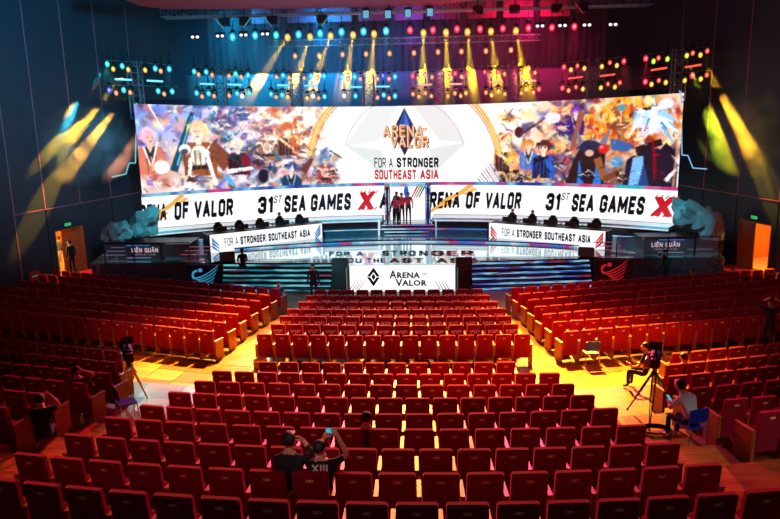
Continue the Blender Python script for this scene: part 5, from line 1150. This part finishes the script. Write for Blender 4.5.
    for q in range(nv+1):
        for i in range(nu):
            tt = 2*math.pi*i/nu; back = -math.sin(tt); pm_ = 1.15+.75*max(0, back)+(.5 if long_hair and back > -.2 else 0); p = pm_*q/nv
            k = 1.10+.05*math.sin(5*tt+q); pts.append(H+RH @ Vector((.088*k*math.sin(p)*math.cos(tt), .098*k*math.sin(p)*math.sin(tt)-.006, .106*(k+.02)*math.cos(p)+.004)))
    hm.add(pts, [(q*nu+i, (q+1)*nu+i, (q+1)*nu+(i+1) % nu, q*nu+(i+1) % nu) for q in range(nv) for i in range(nu)])
    if cap: hm.prism([H+RH @ Vector((sx*.07, .07+.08*e_, .055)) for sx, e_ in ((-1, 0), (-.8, 1), (.8, 1), (1, 0))], (0, 0, .012))
    hm.build('cap' if cap else 'hair', cap or hair, t, smooth=not cap)
    return t
def fzat(x, y):
    for k in range(len(rowdata)-1, -1, -1):
        if y >= row_y(rowdata[k], x)-.32:
            if k == len(rowdata)-1: return 0
            ya, yb = edge(k, x), edge(k+1, x); return fz(k, (y-ya)/(yb-ya))+.014
    return rowdata[0]['z']-1.0
def ground(px, py):   # where a line of sight meets the floor
    d = ray(px, py); t = 5
    while t < 60:
        p = CP+d*t
        if p.z <= fzat(p.x, p.y): return Vector((p.x, p.y, fzat(p.x, p.y)))
        t += .02
    return CP+d*40
def seat_at(px, k):   # a spot on the cushion line of row k under image column px
    rd = rowdata[k]; y = rd['L'].y
    for _ in range(6): p = atY(px, 300, y+.25); y = row_y(rd, p.x)
    return Vector((p.x, y+.20, rd['z']-1.0))
# man in a black T-shirt lettered XIII holding up his phone (row f), companion in black beside him
def unproj_at(px, py, Y): return atY(px, py, Y)
UP = Vector((0, 0, .10))
p = seat_at(315, 1)+UP*.5; xm = person('man in black T-shirt lettered XIII, sitting and holding up a phone', p, .05, 'sit',
     dict(hd=(-.02, .05, 1.11), nek=(0, .04, 1.03), elR=(.34, .14, 1.02), wrR=(.22, .26, 1.21), haR=(.18, .29, 1.27), elL=(-.24, .2, .95), wrL=(.0, .33, 1.16), haL=(.04, .33, 1.22)), fingers=True, fat=1.12, look=(-.3, .15))
mb = MB(); block_on(mb, 'XIII', lambda a, b: (a, -.158+.10*max(0, b-.93), b), -.11, .10, .93, 1.04, 0, .2); mb.add([(-.07, -.160, .90), (.08, -.160, .905), (.08, -.160, .915), (-.07, -.160, .911)], [(0, 1, 2, 3)]); mb.build('shirt_lettering', mat('shirt_print', (235, 235, 235), .6), xm)
ph = empty('phone', p+Vector((.10, .34, 1.29)), .05, 'phone with a glowing cyan screen held up by the man in the XIII shirt', 'phone')
mb = MB(); mb.rbox((0, 0, 0), (.165, .012, .085), .012, R=Matrix.Rotation(.06, 3, 'Y')); mb.build('case', BLACK, ph); mb = MB(); mb.box((0, -.0075, 0), (.148, .002, .07), R=Matrix.Rotation(.06, 3, 'Y')); mb.build('screen', mat('phone_screen', (70, 190, 220), emit=.8), ph)
p = seat_at(281, 1)+UP; person('person in black cap and black hoodie, sitting left of the man filming', p, -.05, 'sit', dict(hd=(0, .05, 1.17), nek=(0, .04, 1.06), elR=(.30, .16, .98), wrR=(.16, .22, 1.14), haR=(.12, .20, 1.18), che=(0, .02, .94)), top=TEEB, sleeve='long', fingers=True, fat=1.2, cap=BLACK)
p = seat_at(363, 3); person('short-haired man with grey collar sitting low in the middle rows', p, .0, 'sit', dict(hd=(0, .05, 1.02), nek=(0, .03, .93), che=(0, .02, .8), shL=(-.17, .02, .86), shR=(.17, .02, .86)), top=SHIRTG)
# blue chairs
BLUE = mat('blue_shell', (16, 44, 140), .5, spec=.25)
def blue_chair(p, a, lab):
    t = empty('shell_chair', p, a, lab, 'chair')
    mb = MB(); mb.rbox((0, -.20, .70), (.44, .035, .30), .06, R=Matrix.Rotation(.12, 3, 'X')); mb.build('backrest', BLUE, t)
    mb = MB(); mb.rbox((0, 0, 0), (.44, .03, .42), .06, R=Matrix.Rotation(math.pi/2, 3, 'X')); mb.v = [(x, y, z+.45) for x, y, z in mb.v]; mb.build('seat', BLUE, t)
    for sx in (-1, 1):
        for pts in ([(sx*.20, .18, .44), (sx*.22, .22, 0)], [(sx*.20, -.19, .84), (sx*.20, -.17, .44), (sx*.22, -.24, 0)]):
            mb = MB(); mb.path(pts, .012, 0, 6); mb.build('leg', CHROME, t)
    return t
g = ground(689, 446); blue_chair(g, .35, 'blue shell chair under the white-shirted man in the right aisle')
person('man in white T-shirt hunched over his phone on a blue chair', g+Vector((0, 0, -.02)), .45, 'sit', dict(pel=(0, -.02, .52), spi=(0, .02, .70), che=(-.02, .13, .90), nek=(-.02, .22, 1.02), hd=(-.03, .31, 1.10), shL=(-.18, .15, .95), shR=(.16, .15, .95), elL=(-.24, .30, .72), elR=(.20, .32, .72), wrL=(-.10, .46, .70), wrR=(.06, .46, .70), haL=(-.06, .52, .73), haR=(.02, .52, .73)), top=TEEW, legs=JEAN, shoe=SHOE, fingers=True, look=(0, -.6))
ph = empty('phone', g+Matrix.Rotation(.45, 3, 'Z') @ Vector((-.02, .56, .76)), .45, 'small lit phone in the hands of the white-shirted man', 'phone')
R_ = Matrix.Rotation(-.9, 3, 'X'); mb = MB(); mb.rbox((0, 0, 0), (.075, .01, .155), .01, R=R_); mb.build('case', BLACK, ph); mb = MB(); mb.box(R_ @ Vector((0, -.006, 0)), (.066, .002, .14), R=R_); mb.build('screen', mat('phone_screen', (70, 190, 220), emit=.8), ph)
blue_chair(ground(590, 366), .1, 'empty blue shell chair behind the front right block, in the cross aisle')
blue_chair(ground(128, 421), -.9, 'dark blue shell chair in the left aisle by the camera tripod')
# video cameras on tripods
def tripod(p, h, lab, spread=.55, light=False, a=0, tele=1.0, big=1.0):
    t = empty('video_camera', p, a, lab, 'camera'); m_ = mat('tripod_yellow_lit', (214, 190, 130), .5) if light else mat('tripod_black', (26, 26, 30), .5)  # yellow light on the left tripod is put into its leg colour
    for k in range(3):
        q = 2*math.pi*k/3+.5; foot = Vector((spread*math.cos(q), spread*math.sin(q), 0)); tp = Vector((.04*math.cos(q), .04*math.sin(q), h-.28)); mid = foot.lerp(tp, .5); o_ = Vector((-math.sin(q), math.cos(q), 0))*.035
        mb = MB(); mb.tube(tp+o_, mid+o_, .016); mb.tube(tp-o_, mid-o_, .016); mb.tube(mid+o_*.9, foot, .013); mb.tube(mid-o_*.9, foot, .013); mb.tube(mid+o_*1.2, mid-o_*1.2, .02); mb.ball(foot, .03, 0, 6, 4); mb.build('leg', m_, t)
    mb = MB(); mb.tube((0, 0, h-.32), (0, 0, h-.14), .06, .045); mb.ball((0, 0, h-.13), .06, 0, 8, 6); mb.tube((0, -.02, h-.14), (.12, -.55, h-.30), .012); mb.build('pan_head', BLACK, t)
    def sc(m_):
        m_.v = [(x*big, y*big, h-.1+(zz-h+.1)*big) for x, y, zz in m_.v]; return m_
    z = h*1.0; mb = MB(); mb.rbox((0, 0, z), (.16, .42*tele, .20), .03); mb.rbox((0, .0, z+.13), (.05, .26, .05), .02); mb.rbox((0, -.26*tele, z+.0), (.13, .14, .16), .02); sc(mb).build('camera_body', mat('camera_black', (14, 14, 17), .45), t)
    mb = MB(); mb.tube((0, .20*tele, z), (0, .52*tele, z), .065, .085, 0, 12); mb.tube((0, .52*tele, z), (0, .60*tele, z), .10, .10, 0, 12); sc(mb).build('lens', BLACK, t)
    mb = MB(); mb.tube((.0, -.1, z+.12), (.0, -.18, z+.26), .012); mb.rbox((0, -.20, z+.30), (.20, .05, .13), .01, R=Matrix.Rotation(-.25, 3, 'X')); sc(mb).build('viewfinder', mat('camera_black', (14, 14, 17), .45), t)
    mb = MB(); mb.tube((.10, .05, z+.06), (.10, .38, z+.10), .014); mb.ball((.10, .40, z+.10), (.025, .07, .025), 0, 8, 6); sc(mb).build('microphone', BLACK, t)
    mb = MB(); mb.rbox((-.12, -.12, z-.02), (.06, .20, .16), .02); sc(mb).build('transmitter', CHROME, t)
    return t
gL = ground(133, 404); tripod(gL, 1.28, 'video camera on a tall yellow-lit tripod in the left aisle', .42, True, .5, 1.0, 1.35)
gR = ground(648, 424); tripod(gR+Vector((.15, .25, 0)), 1.34, 'large broadcast camera on a black tripod in the right aisle', .62, False, -.35, .72, 1.3)
p = atZ(662, 283, .25); tripod(Vector((p.x, p.y, 0)), 1.45, 'small camera on tripod before the right end of the stage', .4, False, 0, .8)
# cameraman crouching by the seats on the right, others around
g = ground(630, 392); person('camera operator in dark clothes sitting at the row end behind the broadcast camera', Vector((g.x+.42, g.y+.05, g.z)), .9, 'sit', dict(pel=(0, 0, .45), haL=(-.16, .42, .70), haR=(.05, .42, .72)), top=TEEB, legs=JEAN, sleeve='short', fingers=True)
p = seat_at(689, 7); person('black-haired viewer sunk low in the second row of the rear right block', p+Vector((0, .02, -.14)), .1, 'sit', top=TEEB)
g = ground(768, 352); person('man in black standing between the right blocks with both hands on his head', Vector((g.x, g.y+.1, g.z)), -.1, 'stand', dict(elR=(.36, .04, 1.52), wrR=(.18, -.02, 1.70), haR=(.11, -.04, 1.74), elL=(-.34, .05, 1.50), wrL=(-.17, .05, 1.68), haL=(-.10, .03, 1.72)), top=TEEB, sleeve='long', fingers=True)
p = seat_at(53, 3); p = ground(48, 436); person('person in black with one arm raised, holding a phone at the left row end', Vector((-7.35, 12.15, rowdata[4]['z']-1.0)), .4, 'sit', dict(hd=(.0, .05, 1.13), elR=(.32, .06, 1.02), wrR=(.22, .02, 1.22), haR=(.17, .02, 1.27), elL=(-.1, .3, .85), wrL=(.14, .42, .9), haL=(.19, .44, .95)), top=TEEB, fingers=True)
person('person leaning back with a hand behind the head in the left block', Vector((-7.75, 14.35, rowdata[5]['z']-1.0)), .5, 'sit', dict(elR=(.34, -.02, 1.08), wrR=(.14, -.10, 1.22), haR=(.08, -.10, 1.22)), top=mat('shirt_olive', (90, 80, 40), .8), fingers=True)
mb = MB(); bt = empty('water_bottle', ground(83, 424), 0, 'clear water bottle with white cap on the left aisle floor', 'bottle'); mb.tube((0, 0, 0), (0, 0, .17), .033, None, 0, 12); mb.tube((0, 0, .17), (0, 0, .21), .033, .013, 0, 12); mb.build('bottle_body', mat('bottle_plastic', (205, 220, 225), .15, transmission=.6), bt); mb = MB(); mb.tube((0, 0, .21), (0, 0, .235), .015, None, 0, 10); mb.build('cap', VIPW, bt)
# at the stage
g = atZ(311, 309, 0); person('person in black standing in front of the stage stairs, left of the central sign', Vector((g.x, 29.2, .0)), math.pi, 'stand', top=TEEB, sleeve='long')
person('crouched camera operator in black on the left stage stairs', Vector((-8.6, 31.7, .62)), .4, 'sit', dict(pel=(0, 0, .42)), top=TEEB, sleeve='long')
for i, (px, py, Y, lab) in enumerate(((195, 279, 29.6, 'dark-haired person sitting below the winged cyan board'), (232, 281, 29.4, 'crew member in dark cap sitting at the foot of the left stairs'), (278, 281, 29.0, 'seated crew member at the right end of the left stairs'))):
    p = atY(px, py, Y); person(lab, Vector((p.x, Y, p.z-1.28)), 2.8+.3*i, 'sit', top=(TEEB, JACK, SHIRTG)[i])
for i, (px, Y, lab) in enumerate(((692, 30.6, 'crew member with light cap near the right stage corner'), (733, 31.2, 'crew member crouching below the half open right door'))):
    p = atY(px, 270, Y); person(lab, Vector((p.x, Y, p.z-1.20)), 2.6, 'sit', top=JACK)
# portal walk-on: four players
for i, (px, py, top, lab) in enumerate(((403, 216, TEER, 'player in crimson jersey at the left front of the portal group'), (395.5, 222, TEER, 'player in crimson jersey nearest the portal steps on the left'), (402.5, 207, JACK, 'player in dark navy top standing behind at the portal'), (409, 220, TEER, 'player in crimson jersey on the right of the portal group'))):
    Y = (39.95, 39.3, 40.45, 40.1)[i]; p = atY((402, 395.5, 397, 408.5)[i], 220, Y); z = 1.68 if i != 1 else ZS+.41
    person(lab, Vector((p.x, Y, z)), math.pi if i % 2 else 2.9, 'stand', top=top, group=None)
# players at the desks
for dk, ii, labs in ((dkL, (3,), ('player in dark jacket seated at the left desk',)), (dkR, (0, 1), ('player in dark jacket at the inner end of the right desk', 'player with white shirt front, second seat of the right desk'))):
    for q, i in enumerate(ii):
        p = dk[0].matrix_basis @ Vector((dk[2]*(.13+.185*i), 1.35, 0)); p.z = ZS+.14
        person(labs[q], p, dk[1]+math.pi, 'sit', dict(hd=(0, .08, 1.22), nek=(0, .05, 1.12), che=(0, .02, .96), shL=(-.17, .02, 1.04), shR=(.17, .02, 1.04)), top=JACK if q == 0 else TEEW, sleeve='long')
# door figures
person('dark figure leaning in the left doorway', atY(62.5, 268, 32.9)*0+Vector((wallL(32.75)+.3, 32.75, .45)), 1.2, 'stand', top=TEEB, sleeve='long')
person('figure in white trousers inside the left doorway', Vector((wallL(33.6)-1.1, 33.9, .45)), .6, 'stand', top=SHIRTG, legs=TEEW)
# ------------------------------------------------------------------ side stage: rock-like sculpted shapes, glass rails with lettering
def crag(cx, cy, cz, sx, sy, sz, seed, lab, lean):
    r = random.Random(seed); bm = bmesh.new(); bmesh.ops.create_icosphere(bm, subdivisions=3, radius=1)
    from mathutils import noise as N
    for v in bm.verts:
        n = N.noise(v.co*1.7+Vector((seed, 0, 0)))*.5+N.noise(v.co*4+Vector((0, seed, 0)))*.22; v.co *= 1+n
        v.co = Vector((v.co.x*sx+lean*max(0, v.co.z)*sx, v.co.y*sy, max(-.55, v.co.z)*sz))
    me = bpy.data.meshes.new('sculpted_rock'); bm.to_mesh(me); bm.free(); me.materials.append(mat('rock_scenic', (120, 132, 136), .7, noise=.35, nscale=3, bump=.5))
    o = bpy.data.objects.new('scenic_rock', me); COL.objects.link(o); o.location = (cx, cy, cz); tag(o, lab, 'stage scenery'); return o
crag(-14.35, 34.3, 2.6, .80, .6, .85, 3, 'jagged teal-lit scenic rock at the left end of the ticker', .55)
crag(-15.3, 33.6, 2.3, .75, .6, .60, 8, 'lower turquoise-lit scenic rock beside the left rail', .2)
crag(12.55, 34.1, 2.75, .80, .6, .85, 5, 'jagged teal-lit scenic rock at the right end of the ticker', -.6)
crag(13.3, 33.6, 2.35, .55, .55, .95, 9, 'taller turquoise-lit scenic rock at the far right of the stage', -.1)
for (x, y, sx, lab) in ((-13.7, 34.1, 4.0, 'left'), (12.0, 34.2, 3.6, 'right')):
    mb = MB(); mb.box((x, y, ZS+.3), (sx, 1.6, .6)); mb.box((x, y-.0, ZS+.63), (sx+.2, 1.8, .06)); tag(mb.build('side_platform', mat('desk_side', (14, 18, 24), .4)), 'low black platform under the scenic rocks at the %s end of the stage' % lab, 'platform')
RAIL = mat('rail_black', (20, 20, 24), .4); GLASS = mat('rail_glass', (210, 225, 235), .02, transmission=.0, alpha=.10)
def rail(x0, x1, y, xs, lab, lx0, lx1, cyanleft):
    t = empty('glass_rail', (x0, y, ZS), 0, 'black framed glass rail along the %s front edge of the stage' % lab, 'railing')
    for x in xs: mb = MB(); mb.box((x-x0, 0, .46), (.05, .05, .92)); mb.build('post', RAIL, t)
    mb = MB(); mb.box(((x1-x0)/2, 0, .94), (x1-x0, .06, .05)); mb.build('top_rail', RAIL, t)
    for a_, b_ in zip(xs[:-1], xs[1:]): mb = MB(); mb.box(((a_+b_)/2-x0, 0, .47), (b_-a_-.08, .012, .82)); mb.build('glass_pane', GLASS, t)
    s_ = empty('side_sign', ((lx0+lx1)/2, y+.6, ZS), 0, 'dark sign with pale two-line lettering behind the %s glass rail' % lab, 'sign'); w = lx1-lx0
    mb = MB(); mb.box((0, .06, .42), (w*1.5, .08, .80)); mb.build('sign_board', mat('sign_dark', (18, 16, 26), .4), s_)
    mb = MB(); block_on(mb, 'LIÊN QUÂN', lambda a, b: (a, .012, b), -w/2, w/2, .36, .58, 0, .22); mb.build('sign_lettering', mat('sign_pink', (225, 190, 205), emit=.8), s_)
    mb = MB(); block_on(mb, 'ARENA OF VALOR', lambda a, b: (a, .012, b), -w*.4, w*.4, .22, .29, 0, .2); mb.build('sign_lettering', mat('sign_dim', (170, 140, 160), emit=.6), s_)
    for k, (z, c) in enumerate(((.70, STRC if cyanleft else STR), (.10, STRW))):
        mb = MB(); mb.box((w*(-.25 if cyanleft else .2), .012, z), (w*.9, .01, .045)); mb.build('light_line', mat('line_blue', (60, 110, 210), emit=.8) if k == 0 else mat('line_pale', (150, 160, 200), emit=.5), s_)
    for k, (x, c) in enumerate((((lx0-1.0) if cyanleft else lx1+1.0, (110, 120, 160)), ((lx1+1.6) if cyanleft else lx0-1.7, (200, 90, 120)))):
        q = empty('led_floor_bar', (x, y+1.0, ZS), 0, 'stack of dim glowing LED bars behind the %s rail, %s side' % (lab, 'outer' if k == 0 else 'inner'), 'light bar')
        for e_ in range(3): mb = MB(); mb.box((.15*e_*(1 if cyanleft else -1), .1*e_, .16+.17*e_), (1.3-.1*e_, .04, .04)); mb.box((.15*e_*(1 if cyanleft else -1), .12+.1*e_, .10+.14*e_), (.04, .04, .12)); mb.build('led_bar', mat('bar_%d' % (k+(2 if cyanleft else 0)), c, emit=.45), q)
rail(-15.3, -11.2, 32.1, [-15.3, -13.9, -12.55, -11.2], 'left', -14.25, -12.95, True)
rail(8.6, 13.2, 32.4, [8.6, 10.9, 12.1, 13.2], 'right', 10.35, 11.65, False)
# pale lit floor bars, red wall box, small gold wall emblem
p = Vector((wallL(30.8)+.08, 30.8, .9)); b_ = empty('fire_box', p, -math.atan(.3)+math.pi/2+0, 'small red box on the lower left wall', 'wall box'); b_.rotation_euler = (0, 0, math.atan2(1, .3))
mb = MB(); mb.rbox((0, 0, 0), (.52, .12, .42), .02); mb.build('box_body', mat('fire_red_glow', (170, 14, 20), .5, emit=.12), b_); mb = MB(); mb.box((0, -.065, .0), (.40, .01, .06)); mb.build('box_label', VIPW, b_)  # faint glow put into the red of the box, which is no lamp
# gear behind the last front row: cases, bags and cables in the cross aisle
r = random.Random(5)
for i, px in enumerate((262, 300, 322, 358, 385, 415, 432, 455, 478, 503)):
    rd = rowdata[9]; g = seat_at(px, 9); x, y = g.x, g.y-.62+r.uniform(-.06, .04); z = fzat(x, y); w = r.uniform(.35, .7)
    if px in (358, 262, 503):
        t = empty('equipment_case', (x, y, z), r.uniform(-.2, .2), {358: 'small orange-lit box standing behind the centre of the last front row', 262: 'little case at the left corner behind the front centre block', 503: 'little case near the right corner behind the front centre block'}[px], 'case')
        mb = MB(); mb.rbox((0, 0, .17), (.40, .22, .34), .02); mb.build('case_body', mat('case_amber_lit', (190, 110, 40), .5), t); mb = MB(); mb.box((0, -.115, .26), (.34, .01, .02)); mb.box((0, 0, .36), (.14, .03, .03)); mb.build('latch', CHROME, t)  # orange light falling on the case is put into its amber colour
    else:
        bm = bmesh.new(); bmesh.ops.create_icosphere(bm, subdivisions=2, radius=1)
        for v in bm.verts: q = 1+r.uniform(-.14, .14); v.co = Vector((v.co.x*w*.5*q, v.co.y*.2*q, max(-.75, v.co.z)*.15*q+.11))
        me = bpy.data.meshes.new('bag'); bm.to_mesh(me); bm.free(); me.materials.append(mat('bag_black', (22, 20, 22), .7)); o = bpy.data.objects.new('equipment_bag', me); COL.objects.link(o); o.location = (x, y, z)
        tag(o, 'black equipment bag on the floor behind the last front row, %s from the left' % ORD[(300, 322, 385, 415, 432, 455, 478).index(px)+1], 'bag', 'bags behind the front centre block')
# cable coil and cables in the right aisle
g = ground(655, 432); mb = MB()
for k in range(5):
    rr = .16+.015*k; pts = [Vector((g.x+rr*math.cos(q/16*2*math.pi)*1.4, g.y+rr*math.sin(q/16*2*math.pi), g.z+.02+.012*k)) for q in range(17)]; mb.path(pts, .012, 0, 5)
tag(mb.build('cable_coil', RUBBER), 'coil of black cable on the floor under the broadcast camera', 'cable')
pts = [Vector((g.x+.2+.9*t_, g.y+.3-1.6*t_+.2*math.sin(t_*7), fzat(g.x+.2+.9*t_, g.y+.3-1.6*t_+.2*math.sin(t_*7))+.02)) for t_ in [i/24 for i in range(25)]]
mb = MB(); mb.path(pts, .012, 0, 5); tag(mb.build('floor_cable', RUBBER), 'black cable running down the right aisle from the camera', 'cable')
